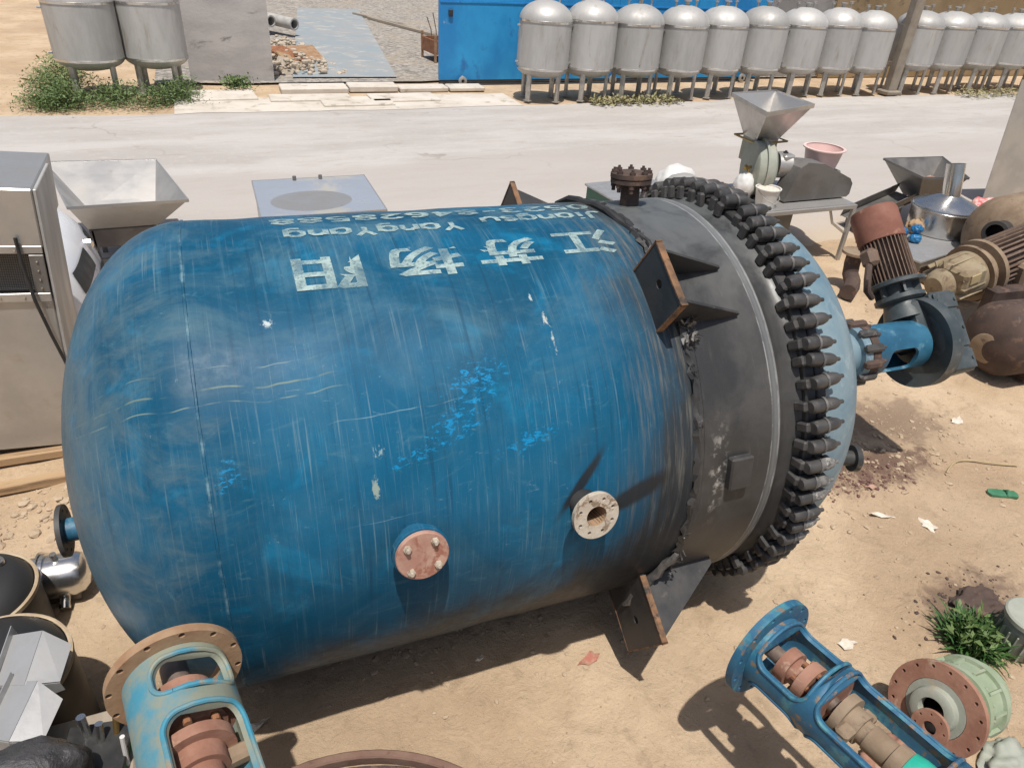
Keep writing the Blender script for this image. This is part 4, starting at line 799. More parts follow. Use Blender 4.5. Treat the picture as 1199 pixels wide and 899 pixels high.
# white rounded machine hood squeezed between cabinet and hopper
t = thing('white_hood', 'white rounded machine hood with black bands beside the cabinet', 'machine hood', (-1.62, 3.70, 0))
def hood(u0, u1, z0, z1, off, mat, name, par):
    vs = []; fs = []; nu, nz = 20, 10
    for i in range(nu + 1):
        a = u0 + (u1 - u0) * i / nu
        for j in range(nz + 1):
            z = z0 + (z1 - z0) * j / nz; k = math.sqrt(max(0.02, 1 - (max(0, z - .35) / .78) ** 2.4)); ex = .62
            cx, sy = math.cos(a), math.sin(a); vs.append(((.50 * k + off) * math.copysign(abs(cx) ** ex, cx), (.90 * (.55 + .45 * k) + off) * math.copysign(abs(sy) ** ex, sy), z))
    for i in range(nu):
        for j in range(nz): fs.append((i * (nz + 1) + j, (i + 1) * (nz + 1) + j, (i + 1) * (nz + 1) + j + 1, i * (nz + 1) + j + 1))
    m = MB(); m.add(vs, fs); return m.build(name, mat, par, sharp=50)
hood(0, 2 * PI, .06, 1.125, 0, 'white_shell', 'body', t); hood(-.45, .02, .66, .84, .006, 'black_rubber', 'side_window', t); hood(.30, .75, .66, .86, .006, 'black_rubber', 'side_window', t)
hood(-1.0, .9, .50, .56, .007, 'black_rubber', 'black_band', t); hood(-1.2, 1.2, .12, .30, .008, 'pink_trim', 'lower_trim', t)
m = MB(); m.box((.40, .25, .80), (.16, .05, .08), bev=.02); m.build('mirror', 'steel_bright', t)
# low stainless box
t = thing('stainless_box', 'low flat topped stainless box just behind the vessel', 'box', (1.0, 5.07, 0), -.01)
m = MB(); m.box((0, 0, .385), (1.28, 1.24, .69), bev=.01); m.build('body', 'steel_sheet', t)
m = MB()
n = 24; vs = []; fs = []
for i in range(n + 1):
    for j in range(n + 1):
        u = (i / n - .5) * 1.31; v = (j / n - .5) * 1.27; d = ((u + .08) / .5) ** 2 + ((v + .15) / .38) ** 2; vs.append((u, v, .742 - .022 * math.exp(-d ** 2)))
for i in range(n):
    for j in range(n): a_ = i * (n + 1) + j; fs.append((a_, a_ + n + 1, a_ + n + 2, a_ + 1))
m.add(vs, fs); m.build('lid', 'panel_stainless_blue', t)
for u in (-.655, .655): m = MB(); m.box((u, 0, .73), (.012, 1.27, .03)); m.build('lid_edge', 'steel_sheet', t)
for v in (-.635, .635): m = MB(); m.box((0, v, .73), (1.31, .012, .03)); m.build('lid_edge', 'steel_sheet', t)
for u in (-.18, .12): m = MB(); m.cyl((u, .57, .742), (u, .57, .79), .022, n=10); m.build('lid_knob', 'steel_dark', t)
for (x, y) in ((-.55, -.52), (.55, -.52), (-.55, .52), (.55, .52)): m = MB(); m.cyl((x, y, -.02), (x, y, .05), .03, n=12); m.build('foot', 'steel_dark', t)
# low cabinet with green side, ball and sack behind the top nozzle
t = thing('low_cabinet', 'low pale cabinet with dark green side behind the top nozzle', 'cabinet', (5.35, 5.45, 0), .08)
m = MB(); m.box((0, 0, .20), (1.05, .7, .40), bev=.015); m.build('body', 'dark_green', t); m = MB(); m.box((0, 0, .415), (1.1, .74, .03), bev=.006); m.build('top', 'white_metal', t); m = MB(); m.box((.1, -.36, .27), (.7, .02, .12), bev=.004); m.build('front_panel', 'white_metal', t)
m = MB().lathe([(0, .1), (.02, .2), (.08, .28), (.25, .36), (.42, .33), (.55, .22), (.60, .1), (.61, 0)], None, 28); tag(m.build('round_pot', 'steel_matt', loc=(6.15, 5.35, 0)), 'dull grey rounded pot beside the low pale cabinet', 'pot')
def sack(name, loc, sx, sy, sz, mat, label, cat, seed, rz=0, crump=.18):
    r = random.Random(seed); bm = bmesh.new(); bmesh.ops.create_icosphere(bm, subdivisions=4, radius=1.0)
    ph = [r.uniform(0, 9) for _ in range(8)]
    for v in bm.verts:
        c = v.co; k = 1 + crump * (math.sin(c.x * 4 + ph[0]) * math.sin(c.y * 5 + ph[1]) * .5 + .5 * math.sin(c.z * 7 + ph[2] + 3 * c.x) * math.sin(c.y * 8 + ph[3]) + .3 * math.sin(c.x * 13 + ph[4]) * math.sin(c.z * 12 + ph[5]))
        c = c * k; v.co = Vector((c.x * sx, c.y * sy, max(-.85, c.z) * sz + sz * .85))
    b = MB(); bm.verts.index_update(); b.add([v.co for v in bm.verts], [[v.index for v in f.verts] for f in bm.faces]); bm.free()
    o = b.build(name, mat, loc=loc, sharp=60); o.rotation_euler = (0, 0, rz); return tag(o, label, cat)
sack('sack', (6.35, 5.85, 0), .34, .25, .32, 'white_plastic', 'white sack lying behind the grey pot', 'sack', 4, crump=.08)

# ------------------------------------------------------------------ crusher with hopper on a table, upper right
t = thing('crusher', 'stainless crusher with square funnel hopper and grey guard on a table', 'crusher', (0, 0, 0))
X0, X1, Y0, Y1, ZT = 5.95, 7.35, 3.42, 4.45, .74
m = MB(); m.box(((X0 + X1) / 2, (Y0 + Y1) / 2, ZT), (X1 - X0, Y1 - Y0, .012)); m.build('table_top', 'steel_sheet', t)
for (c_, d_) in ((((X0 + X1) / 2, Y0, ZT - .03), (X1 - X0 + .05, .05, .05)), (((X0 + X1) / 2, Y1, ZT - .03), (X1 - X0 + .05, .05, .05)), ((X0, (Y0 + Y1) / 2, ZT - .03), (.05, Y1 - Y0 - .05, .048)), ((X1, (Y0 + Y1) / 2, ZT - .03), (.05, Y1 - Y0 - .05, .048))):
    m = MB(); m.box(c_, d_, bev=.004); m.build('table_rail', 'steel_sheet', t)
for x in (X0, X1):
    for y in (Y0, Y1): m = MB(); m.box((x, y, .34), (.05, .05, .70), bev=.004); m.build('leg', 'steel_sheet', t)
m = MB().tube([(X1 - .35, Y0 + .05, ZT - .03), (X1 - .25, Y0 + .03, .50), (X1 - .02, Y0 + .02, .36)], .016, 8); m.build('brace', 'steel_sheet', t)
m = MB(); m.box((6.42, 3.75, .42), (.34, .3, .56), bev=.02); m.build('outlet_chute', 'steel_dark', t)
gp = [(6.38, .765), (7.38, .765), (7.42, .80), (7.42, .93), (7.36, 1.0), (6.88, 1.20), (6.62, 1.23), (6.52, 1.17)]
m = MB(); m.sheet(gp, (), .24, fn=lambda u, v, w: (u, 3.62 + w, v)); m.build('belt_guard', 'steel_dark', t)
m = MB(); m.box((7.12, 4.03, .90), (.62, .36, .25), bev=.02); m.build('motor_cover', 'steel_dark', t)
m = MB().lathe([(0, 0), (0, .30), (.02, .33), (.22, .33), (.25, .30), (.25, 0)], frame((6.12, 4.08, 1.06), (1, -.35, 0)), 40); dr = m.build('grinding_drum', 'pale_grey_green', t)
MB().lathe([(0, .33), (0, .365), (.03, .365), (.03, .33)], frame((6.22, 4.045, 1.06), (1, -.35, 0)), 40).build('drum_flange', 'pale_grey_green', dr)
m = MB().lathe([(0, 0), (0, .15), (.16, .15), (.18, .13), (.18, .0)], frame((6.42, 3.95, 1.12), (1, -.35, 0)), 30); m.box((6.50, 3.92, 1.22), (.16, .22, .10), bev=.02); m.build('bearing_housing', 'steel_sheet', t)
m = MB().lathe([(0, 0), (0, .03), (.015, .03), (.015, .015), (.03, .015), (.03, 0)], Matrix.Translation((6.50, 3.92, 1.27)), 10); m.build('grease_plug', 'black_rubber', t)
hc = Vector((6.42, 4.28)); rimc = [(6.86, 4.05), (6.90, 4.84), (6.15, 4.76), (5.85, 3.66)]
rimc = [(5.87, 3.68), (6.84, 4.02), (6.92, 4.84), (6.16, 4.74)]; flo = [(6.20, 4.14), (6.56, 4.17), (6.58, 4.48), (6.24, 4.45)]
h_ = bpy.data.objects.new('funnel', None)
hopper(t, rimc, flo, 'steel_sheet', 1.80, 1.37, .05)
for i in range(4):
    j = (i + 1) % 4; m = MB(); quadwall(m, (*flo[i], 1.37), (*flo[j], 1.37), (*flo[j], 1.08), (*flo[i], 1.08)); m.build('chute_wall', 'pale_grey_green' if i % 2 else 'steel_sheet', t)
m = MB().tube([(6.14, 4.05, 1.36), (6.64, 4.10, 1.36), (6.66, 4.54, 1.36), (6.16, 4.52, 1.36), (6.14, 4.05, 1.36)], .014, 6); m.build('funnel_clamp', 'brass', t)
t = thing('basin', 'pink plastic basin standing on the crusher', 'basin', (7.20, 4.02, 1.03))
m = MB().lathe([(0, 0), (0, .185), (.12, .212), (.25, .235), (.245, .228), (.12, .204), (.012, .175), (.012, 0)], None, 40); m.build('bowl', 'pink_plastic', t)
m = MB().lathe([(.243, .226), (.243, .262), (.256, .262), (.256, .226)], None, 40); m.build('rim', 'pink_plastic', t)
t = thing('bucket', 'small white plastic bucket on the crusher table', 'bucket', (6.10, 3.62, ZT + .008))
m = MB().lathe([(0, 0), (0, .115), (.20, .145), (.205, .155), (.215, .155), (.215, .138), (.02, .11), (.02, 0)], None, 30); m.build('body', 'white_plastic', t); m = MB().lathe([(.19, .0), (.20, .13), (.21, 0.0)], None, 24); m.build('contents', 'paper', t)
m = MB().tube([(-.15, 0, .19), (-.10, -.12, .10), (0, -.165, .06), (.10, -.12, .10), (.15, 0, .19)], .005, 6); m.build('handle', 'steel_leg', t)
sack('plastic_bag', (5.98, 3.92, ZT + .005), .13, .13, .17, 'white_plastic', 'white plastic bag standing by the crusher drum', 'bag', 9, crump=.08)
m = MB().tube([(0, 0, 0), (.03, .02, .05), (-.02, .03, .10)], .02, 8); m.tube([(-.06, 0, .07), (.06, .02, .08)], .018, 6); tag(m.build('tap', 'brass', loc=(5.98, 3.92, ZT + .30)), 'small brass tap on top of the white plastic bag', 'tap')
# ------------------------------------------------------------------ machines at the right edge
t = thing('drying_drum', 'shiny round stainless drum with a domed lid and chimney on a low table', 'drum machine', (9.02, 3.42, 0), .2)
m = MB(); m.box((-.45, -.10, .235), (1.75, .92, .03), bev=.006); m.build('table_top', 'white_metal', t)
for (x, y) in ((-1.25, -.5), (.36, -.5), (-1.25, .30), (.36, .30)): m = MB(); m.box((x, y, .11), (.06, .06, .22)); m.build('leg', 'steel_dark', t)
for y in (-.54, .34): m = MB(); m.box((-.45, y, .19), (1.7, .03, .055)); m.build('table_rail', 'steel_dark', t)
m = MB().lathe([(.252, 0), (.252, .40), (.26, .41), (.56, .42), (.57, .44), (.585, .44), (.59, .42)], None, 48); m.build('drum', 'steel_bright', t)
m = MB().lathe([(.591, .425), (.61, .42), (.655, .33), (.70, .22), (.74, .13), (.75, .11), (.75, 0)], None, 48); m.build('lid', 'steel_bright', t)
m = MB().pipe((0, 0, .72), (.02, .10, 1.13), .115, .105, 28); m.build('chimney', 'steel_bright', t)
m = MB().tube([(-.12, -.44, .30), (-.10, -.50, .33), (.10, -.50, .33), (.12, -.44, .30)], .012, 6); m.build('handle', 'steel_bright', t)
m = MB(); m.box((.10, -.425, .43), (.22, .03, .16), bev=.01); m.build('access_door', 'steel_dark', t)
t = thing('trough_hopper', 'angular grey stainless hopper with a long trough behind the rusty motor', 'hopper', (0, 0, 0))
hopper(t, [(9.05, 3.95), (9.75, 3.78), (10.35, 4.75), (9.25, 4.85)], [(9.35, 4.12), (9.70, 4.08), (9.85, 4.45), (9.45, 4.50)], 'steel_dark', .82, .40)
m = MB(); quadwall(m, (8.30, 3.98, .30), (9.35, 4.12, .55), (9.35, 4.16, .40), (8.30, 4.02, .15), .01); quadwall(m, (8.30, 4.40, .30), (9.35, 4.50, .55), (9.35, 4.54, .40), (8.30, 4.44, .15), .01); quadwall(m, (8.30, 4.0, .16), (9.35, 4.14, .41), (9.35, 4.52, .41), (8.30, 4.42, .16), .01); m.build('trough', 'steel_dark', t)
for (x, y, h) in ((9.40, 4.15, .42), (9.80, 4.15, .42), (9.45, 4.45, .42), (8.4, 4.05, .17), (8.4, 4.38, .17)): m = MB(); m.box((x, y, h / 2), (.045, .045, h)); m.build('leg', 'steel_dark', t)
sack('rag_bundle', (9.62, 4.30, .40), .22, .18, .16, 'cover_pink', 'dusty pink rag bundle inside the angular hopper', 'rag', 12)
for k, (x, y, z, s_) in enumerate(((8.30, 3.16, .252, .075), (8.33, 3.20, .252 + .11, .07), (8.30, 3.38, .252, .08))): sack('blue_bundle', (x, y, z), s_ * 1.1, s_, s_ * .8, 'blue_plastic', ['lowest blue plastic bundle beside the stainless drum', 'topmost blue plastic bundle beside the stainless drum', 'rear blue plastic bundle beside the stainless drum'][k], 'plastic bundle', 30 + k)
sack('carton_scrap', (8.62, 3.44, .252), .16, .12, .10, 'timber', 'brown carton scrap behind the blue bundles', 'carton', 41)
sack('shopping_bag', (10.55, 3.90, 0), .30, .24, .22, 'red_bag', 'crumpled red and white plastic bag at the right edge', 'bag', 15, crump=.3)
m = MB(); m.sheet([(0, 0), (2.2, 0), (2.2, 1.95), (0, 1.9)], (), .012, fn=lambda u, v, w: (u, w + .10 * v, v)); o = m.build('steel_plate', 'steel_sheet', loc=(11.48, 4.62, 0)); o.rotation_euler = (0, 0, -.15); tag(o, 'large plain steel plate standing upright at the right edge', 'plate')
t = thing('dished_tank', 'dusty brown tank with rounded end and dark open nozzle', 'tank', (8.95, 2.45, .52), .12)
RX = frame((0, 0, 0), (-1, 0, 0), (0, 0, 1))
m = MB().lathe([(-1.6, .52), (0, .52)] + [(.34 * math.sin(a), .52 * math.cos(a)) for a in [PI / 2 * i / 14 for i in range(1, 15)]], RX, 48); m.build('body', 'brown_dust', t)
Fz = frame((-.28, -.06, .15), (-.9, -.22, .12)); m = MB().pipe(Fz @ Vector((0, 0, 0)), Fz @ Vector((0, 0, .34)), .125, .10, 28); nz_ = m.build('nozzle', 'black_paint', t); MB().pipe(Fz @ Vector((0, 0, .31)), Fz @ Vector((0, 0, .35)), .140, .10, 28).build('nozzle_lip', 'black_paint', nz_); MB().lathe([(.20, 0), (.20, .099)], Fz, 24).build('nozzle_bore', 'hole_dark', nz_)
m = MB(); m.box((.5, 0, -.47), (.3, .8, .10)); m.build('saddle', 'rust_dark', t)
# dusty gear motor resting on the dark rusty vessel
t = thing('gear_motor', 'dusty brown gear motor with yellowish gearbox at the right edge', 'gear motor', (6.55, 1.42, .62)); t.rotation_euler = (0, math.radians(-11), math.radians(3))
FX = frame((0, 0, 0), (1, 0, 0), (0, 0, 1))
m = MB(); m.lathe([(-.05, 0), (-.05, .10), (0, .15), (.10, .17), (.16, .22), (.42, .24), (.42, 0)], FX, 32); m.box((.22, -.06, .10), (.30, .34, .20), bev=.03); gx2 = m.build('gearbox', 'dust_yellow', t); MB().box((.20, -.235, .12), (.13, .012, .10), bev=.004).build('cover_plate', 'wire_yellow', gx2)
m = MB()
for k in range(10): a = -PI * .1 + k * PI / 9 * 1.2; m.box((.22, -.21 * math.cos(a), .21 * math.sin(a)), (.30, .06, .012), rot=Matrix.Rotation(-a, 4, 'X'))
m.build('gearbox_ribs', 'dust_yellow', t)
m = MB().lathe([(.42, 0), (.42, .29), (.46, .29), (.47, .24), (.54, .24), (.55, .31), (.60, .31), (.60, 0)], FX, 40); m.build('flange_pair', 'brown_dust', t)
m = MB().lathe([(.60, .22), (1.5, .22), (1.5, 0)], FX, 36); mb_ = m.build('motor_body', 'motor_brown', t)
m = MB()
for k in range(32): a = 2 * PI * k / 32; m.box((1.03, .245 * math.cos(a), .245 * math.sin(a)), (.80, .055, .012), rot=Matrix.Rotation(a, 4, 'X'))
m.build('cooling_fins', 'motor_brown', mb_)
m = MB().lathe([(1.45, .28), (1.75, .28), (1.78, .25), (1.78, 0)], FX, 36); m.build('fan_cover', 'rust_light', mb_)
m = MB(); m.box((.95, -.26, -.02), (.34, .16, .24), bev=.03); m.build('terminal_box', 'brown_dust', mb_)
t = thing('rusted_vessel', 'dark rusted vessel lying under the dusty gear motor', 'vessel', (6.72, .72, .37), -.10)
m = MB().lathe([(-2.2, .36), (0, .36)] + [(.22 * math.sin(a), .36 * math.cos(a)) for a in [PI / 2 * i / 12 for i in range(1, 13)]], RX, 48); m.build('body', 'rust_dark', t)
m = MB().lathe([(0, 0), (0, .15), (.05, .15), (.06, .13), (.06, 0)], frame((-.15, -.04, -.06), (-.9, -.25, -.10)), 28); m.build('end_cover', 'brown_dust', t)
for xx in (.3, 1.6): m = MB(); m.box((xx, 0, -.32), (.16, .5, .10)); m.build('saddle', 'rust_dark', t)
m = MB(); m.box((.45, .45, .0), (.5, .14, .60), bev=.02); m.build('mounting_bracket', 'rust_dark', t)

# ------------------------------------------------------------------ foreground, lower left
def lined_drum(label, loc, r, h, ring):
    t = thing('lined_drum', label, 'drum', loc)
    m = MB().lathe([(0, 0), (0, r * .96), (.02, r), (h - .02, r), (h, r - .004)], None, 56); m.build('body', 'dark_drum', t)
    m = MB().lathe([(h - .02, r - .002), (h - .02, r + .009), (h + .004, r + .009), (h + .007, r), (h + .004, r - .008)], None, 56); m.build('rim', 'cream_rim', t)
    m = MB().lathe([(h - .002, r - .010), (h + .035, r * .9), (h + .085, r * .7), (h + .12, r * .4), (h + .13, 0)], None, 56); m.build('lid', 'dark_drum', t)
    if ring: m = MB().lathe([(0, .02), (0, .040), (.018, .036), (.018, .018)], frame((r * .42, r * .30, h + .106), (.15, .1, 1)), 20); m.build('ring_fitting', 'steel_bright', t)
    return t
lined_drum('black drum with cream rim and small ring fitting, rear of two', (-1.50, .20, 0), .285, .40, True)
lined_drum('black drum with cream rim, front of two in the lower left corner', (-1.27, -.47, 0), .315, .55, False)
t = thing('filter_housing', 'shiny stainless filter housing under the drain nozzle', 'filter housing', (-1.235, .48, .15), -.05)
m = MB().lathe([(-.19, 0), (-.19, .12), (-.04, .125), (-.04, .14), (-.02, .14), (-.02, .125), (.12, .125), (.16, .11), (.185, .07), (.19, 0)], frame((0, 0, 0), (1, 0, 0), (0, 0, 1)), 40); m.build('body', 'steel_bright', t)
m = MB().lathe([(-.055, .125), (-.055, .15), (-.045, .15), (-.045, .125)], frame((0, 0, 0), (1, 0, 0), (0, 0, 1)), 40); m.build('clamp_ring', 'steel_bright', t)
m = MB().cyl((.05, -.06, -.09), (.05, -.14, -.13), .03, n=14); m.build('outlet', 'steel_bright', t); m = MB().cyl((.04, 0, .11), (.04, 0, .17), .018, n=10); m.build('bleed_plug', 'steel_bright', t)
m = MB(); m.box((.0, 0, -.135), (.24, .12, .04)); m.build('base', 'steel_dark', t)
def white_bracket(label, loc, rz, s=1.0, rx=0):
    t = thing('folded_bracket', label, 'bracket', loc, rz); t.rotation_euler = (rx, -.15, rz)
    m = MB(); quadwall(m, (-.13 * s, -.11, .0), (.05 * s, -.13, .0), (.05 * s, .10, .05), (-.13 * s, .10, .05), .004); m.build('top_plate', 'white_metal', t)
    m = MB(); quadwall(m, (.05 * s, -.13, .0), (.21 * s, -.10, -.05), (.21 * s, .06, -.02), (.05 * s, .10, .05), .004); m.build('sloped_plate', 'white_metal', t)
    m = MB(); quadwall(m, (-.13 * s, -.11, -.10), (.05 * s, -.13, -.10), (.05 * s, -.13, -.002), (-.13 * s, -.11, -.002), .004); m.build('front_plate', 'white_metal', t)
    m = MB(); quadwall(m, (.052 * s, -.131, -.10), (.21 * s, -.101, -.10), (.21 * s, -.101, -.052), (.052 * s, -.131, -.002), .004); m.build('end_plate', 'white_metal', t)
    m = MB(); quadwall(m, (-.14 * s, -.12, -.14), (-.135 * s, .12, -.14), (-.135 * s, .12, .09), (-.14 * s, -.12, .03), .004); m.build('side_flange', 'white_metal', t)
    return t
white_bracket('folded white metal bracket on the front black drum, upper of two', (-1.06, -.58, .70), -.25, .68); white_bracket('folded white metal bracket beside the wrapped bundle, lower of two', (-1.07, -.80, .66), -.4, .62)
sack('wrapped_bundle', (-1.03, -1.10, .46), .22, .15, .17, 'black_film', 'black film wrapped bundle in the lower left corner', 'bundle', 77, crump=.10)
t = thing('tool_crate', 'green crate with thin tubes beside the wrapped bundle', 'crate', (-.83, -.98, .22), -.15)
for (c_, d_) in (((0, -.12, .14), (.22, .012, .28)), ((0, .12, .14), (.22, .012, .28)), ((-.11, 0, .14), (.012, .24, .28)), ((.11, 0, .14), (.012, .24, .28)), ((0, 0, .01), (.21, .23, .012))): m = MB(); m.box(c_, d_); m.build('side_panel', 'green_bright', t)
m = MB(); m.box((0, 0, .285), (.25, .27, .02), bev=.004); m.build('rim', 'black_rubber', t)
for (p0, p1, r_, mt) in (((.04, .05, .1), (.09, .10, .46), .013, 'brass'), ((.10, -.05, .0), (.13, -.02, .40), .010, 'white_plastic'), ((-.04, .06, .1), (-.05, .10, .40), .018, 'steel_bright'), ((-.0, .0, .1), (.02, .07, .38), .016, 'steel_bright')): m = MB().tube([p0, [(a + b) / 2 for a, b in zip(p0, p1)], p1], r_, 10); m.build('tube', mt, t)
for (nm, x, y, z, w_, d_, h_) in (('pallet_box', -1.0, -1.0, 0, .62, .52, .45),):
    m = MB(); m.box((0, 0, h_ / 2), (w_, d_, h_), bev=.01); m.box((0, -d_ / 2, h_ * .3), (w_ - .05, .03, .08)); m.box((0, -d_ / 2, h_ * .7), (w_ - .05, .03, .08)); tag(m.build(nm, 'timber_grey', loc=(x, y, z)), 'grey wooden box under the wrapped bundle', 'box')
m = MB(); m.box((0, 0, .145), (.28, .30, .29), bev=.01); m.box((0, -.15, .15), (.24, .02, .06)); tag(m.build('wooden_block', 'timber_grey', loc=(-.86 + .27, -1.0, 0)), 'grey wooden block near the green crate', 'block') if False else None
# lantern stands
def lantern(label, loc, axis, rf, rb, L, matf, matb, wins, rails, tilt=0, collar=True, ang0=-PI / 2, inner=1.0):
    t = thing('lantern_stand', label, 'lantern stand', loc)
    ax_ = Vector(axis).normalized(); F = frame((0, 0, 0), ax_, Vector((0, 0, 1)))      # local x = up
    m = MB(); flange(m, F, rf, rb * .86, .035, 12, (rf + rb) / 2 + .012, .011, 64); fl = m.build('end_flange', matf, t)
    def fn(u, v, w): a = v / rb + ang0; r = rb * (1 + .0 * u) - .024 + w; return F @ Vector((r * math.cos(a), r * math.sin(a), u))
    N_ = 64; W = rb * 2 * PI
    out = [(.036, W * i / N_) for i in range(N_)] + [(.036 + (L - .036) * i / 12, W - .0005) for i in range(12)] + [(L, W - .0005 - (W - .0005) * i / N_) for i in range(N_)] + [(L - (L - .036) * i / 12, 0) for i in range(12)]
    holes = []
    for (u0, u1) in wins:
        for c_ in (0.25, 0.75):
            wv = (PI - rails) * rb; holes.append(rrect(u0, W * c_ - wv / 2, u1, W * c_ + wv / 2, .055, 6))
    m = MB(); m.sheet(out, holes, .024, fn=fn, step=.045); body = m.build('body', matb, t, sharp=45)
    for (u0, u1) in wins:     # thick raised lip round each window
        for c_ in (0.25, 0.75):
            wv = (PI - rails) * rb; loop_ = rrect(u0 - .006, W * c_ - wv / 2 - .006, u1 + .006, W * c_ + wv / 2 + .006, .06, 8); pts = []
            for i in range(len(loop_)):
                a_ = loop_[i]; b_ = loop_[(i + 1) % len(loop_)]; k_ = max(1, int(math.hypot(b_[0] - a_[0], b_[1] - a_[1]) / .04))
                for q in range(k_): pts.append(fn(a_[0] + (b_[0] - a_[0]) * q / k_, a_[1] + (b_[1] - a_[1]) * q / k_, .022))
            pts.append(pts[0]); MB().tube(pts, .009, 8).build('window_lip', matb, body)
    m = MB().lathe([(wins[0][1] + .02, .035), (wins[0][1] + .02, rb - .02), (wins[0][1] + .05, rb - .02), (wins[0][1] + .05, .035)], F, 48); m.build('bearing_plate', 'rusty_pink', t)
    F0 = F; F = F @ Matrix.Diagonal((inner, inner, 1, 1))
    m = MB().lathe([(-.02, 0), (-.02, .045), (L, .045), (L, 0)], F, 24); m.build('shaft', 'shaft_grey', t)
    u = wins[0][0] + .04
    m = MB().lathe([(u, .045), (u, .10), (u + .05, .10), (u + .05, .075), (u + .10, .075), (u + .10, .115), (u + .15, .115), (u + .15, .045)], F, 28); cp = m.build('coupling', 'rusty_pink', t)
    for k in range(6): a = k * PI / 3; MB().cyl(F @ Vector((.092 * math.cos(a), .092 * math.sin(a), u + .08)), F @ Vector((.092 * math.cos(a), .092 * math.sin(a), u + .18)), .013, n=8).build('coupling_bolt', 'rust', cp)
    u = wins[1][0] + .03
    m = MB().lathe([(u, .045), (u, .12), (u + .04, .12), (u + .04, .085), (u + .10, .085), (u + .10, .065), (u + .20, .065), (u + .20, .055)], F, 28); c2 = m.build('coupling', 'rusty_pink' if not collar else 'brown_dust', t)
    for s in (-1, 1): m = MB(); m.box((.10 * s * .3, .105 * s, u + .07), (.05, .09, .06), F, bev=.012); m.build('clamp_ear', 'brown_dust', c2)
    u = wins[1][1] - .16
    m = MB().lathe([(u - .1, .055), (u - .1, .072), (u, .072), (u, .088), (u + .05, .088), (u + .05, .055)], F, 28); m.build('sleeve', 'brown_dust', t)
    if collar:
        m = MB().lathe([(u + .052, .055), (u + .052, .095), (u + .09, .105), (u + .13, .105), (u + .13, .055)], F, 28); m.build('green_collar', 'teal_collar', t); m = MB().lathe([(u + .132, .05), (u + .132, .11), (u + .16, .11), (u + .16, .05)], F, 28); m.build('steel_collar', 'steel_bright', t)
    F = F0; m = MB(); flange(m, F @ Matrix.Translation((0, 0, L)), rf * .95, rb * .8, .035, 12, (rf + rb) / 2, .011, 48); m.build('base_flange', matf, t)
    return t
lantern('blue lantern stand with shaft and green collar, lower right', (1.945, -1.615, .80), (.20, -.98, .03), .245, .172, 1.05, 'lantern_paint', 'lantern_paint', ((.07, .30), (.36, .78)), .66, inner=.80)
lantern('weathered turquoise lantern stand with rusty flange, lower left', (-.408, -1.235, 1.19), (.19, -.98, 0), .218, .168, .85, 'rust_light', 'lantern_teal', ((.07, .20), (.285, .72)), 1.5, collar=False, ang0=-PI / 2 - .42)
for k, (x, y, h) in enumerate(((2.13, -2.58, .51), (-.28, -1.90, 1.01))):
    m = MB(); m.box((0, 0, h / 2), (.5, .22, h), bev=.02); m.box((0, 0, h + .02), (.56, .26, .04), bev=.01); tag(m.build('support_block', 'timber_grey', loc=(x, y, 0)), ['wooden trestle carrying the blue lantern stand', 'wooden trestle carrying the turquoise lantern stand'][k], 'trestle')
# rusty drum whose rim shows along the bottom edge
t = thing('rusty_tub', 'rusty round tub whose rim shows at the bottom edge', 'tub', (-.03, -2.07, 0))
m = MB().lathe([(.0, 0), (0, .82), (.27, .84), (.27, .81), (.02, .79), (.02, 0)], None, 64); m.build('body', 'rust_dark', t)
m = MB().lathe([(.24, .862), (.24, .895), (.246, .90), (.292, .90), (.298, .893), (.298, .868), (.29, .862), (.24, .862)], None, 72); m.build('rim', 'rusty_brown', t)
# ------------------------------------------------------------------ foreground, lower right
t = thing('planetary_gearbox', 'pale green gearbox with rusty round flange in the lower right', 'gearbox', (2.91, -1.93, .27)); Fg = frame((0, 0, 0), (.92, .10, -.30), (0, 0, 1)) @ Matrix.Diagonal((1.12, 1.12, 1.25, 1))
m = MB(); flange(m, Fg, .208, .13, .026, 16, .185, .008, 56); m.build('flange', 'rusty_pink', t)
m = MB().lathe([(.027, .13), (.05, .13), (.05, .165), (.10, .165), (.10, .18), (.13, .18), (.13, .168), (.24, .168), (.24, .185), (.275, .185), (.275, .165), (.36, .15), (.40, .10), (.40, 0)], Fg, 48); bd = m.build('housing', 'pale_green', t)
for k in range(16): a = k * PI / 8; m = MB().lathe([(.131, 0), (.131, .011), (.142, .011), (.142, 0)], Fg @ Matrix.Translation((.172 * math.cos(a), .172 * math.sin(a), 0)), 6); m.build('housing_bolt', 'pale_green', bd)
for k in range(12): a = k * PI / 6; m = MB(); m.box((.17 * math.cos(a), .17 * math.sin(a), .185), (.03, .012, .10), Fg, rot=Matrix.Rotation(a, 4, 'Z')); m.build('housing_rib', 'pale_green', bd)
m = MB().lathe([(.02, .128), (.0, .128), (.0, .10), (-.03, .095), (-.035, .085), (-.035, .055), (.0, .05)], Fg, 40); m.build('inner_ring', 'pale_grey_green', t)
Fh = frame((-.05, -.055, -.035), (.92, .10, -.30), (0, 0, 1)); m = MB(); flange(m, Fh @ Matrix.Translation((0, 0, -.05)), .088, .032, .022, 8, .068, .006, 36); m.lathe([(-.028, .032), (-.028, .055), (.06, .06), (.06, .03)], Fh, 28); m.build('output_hub', 'rusty_pink', t)
sack('soil_heap', (3.12, -1.98, -.06), .30, .22, .10, 'soil', 'small heap of soil under the pale green gearbox', 'soil', 55)
t = thing('pump_motor', 'pale grey green motor with round flat cap behind the gearbox', 'motor', (3.95, -1.70, 0), .3)
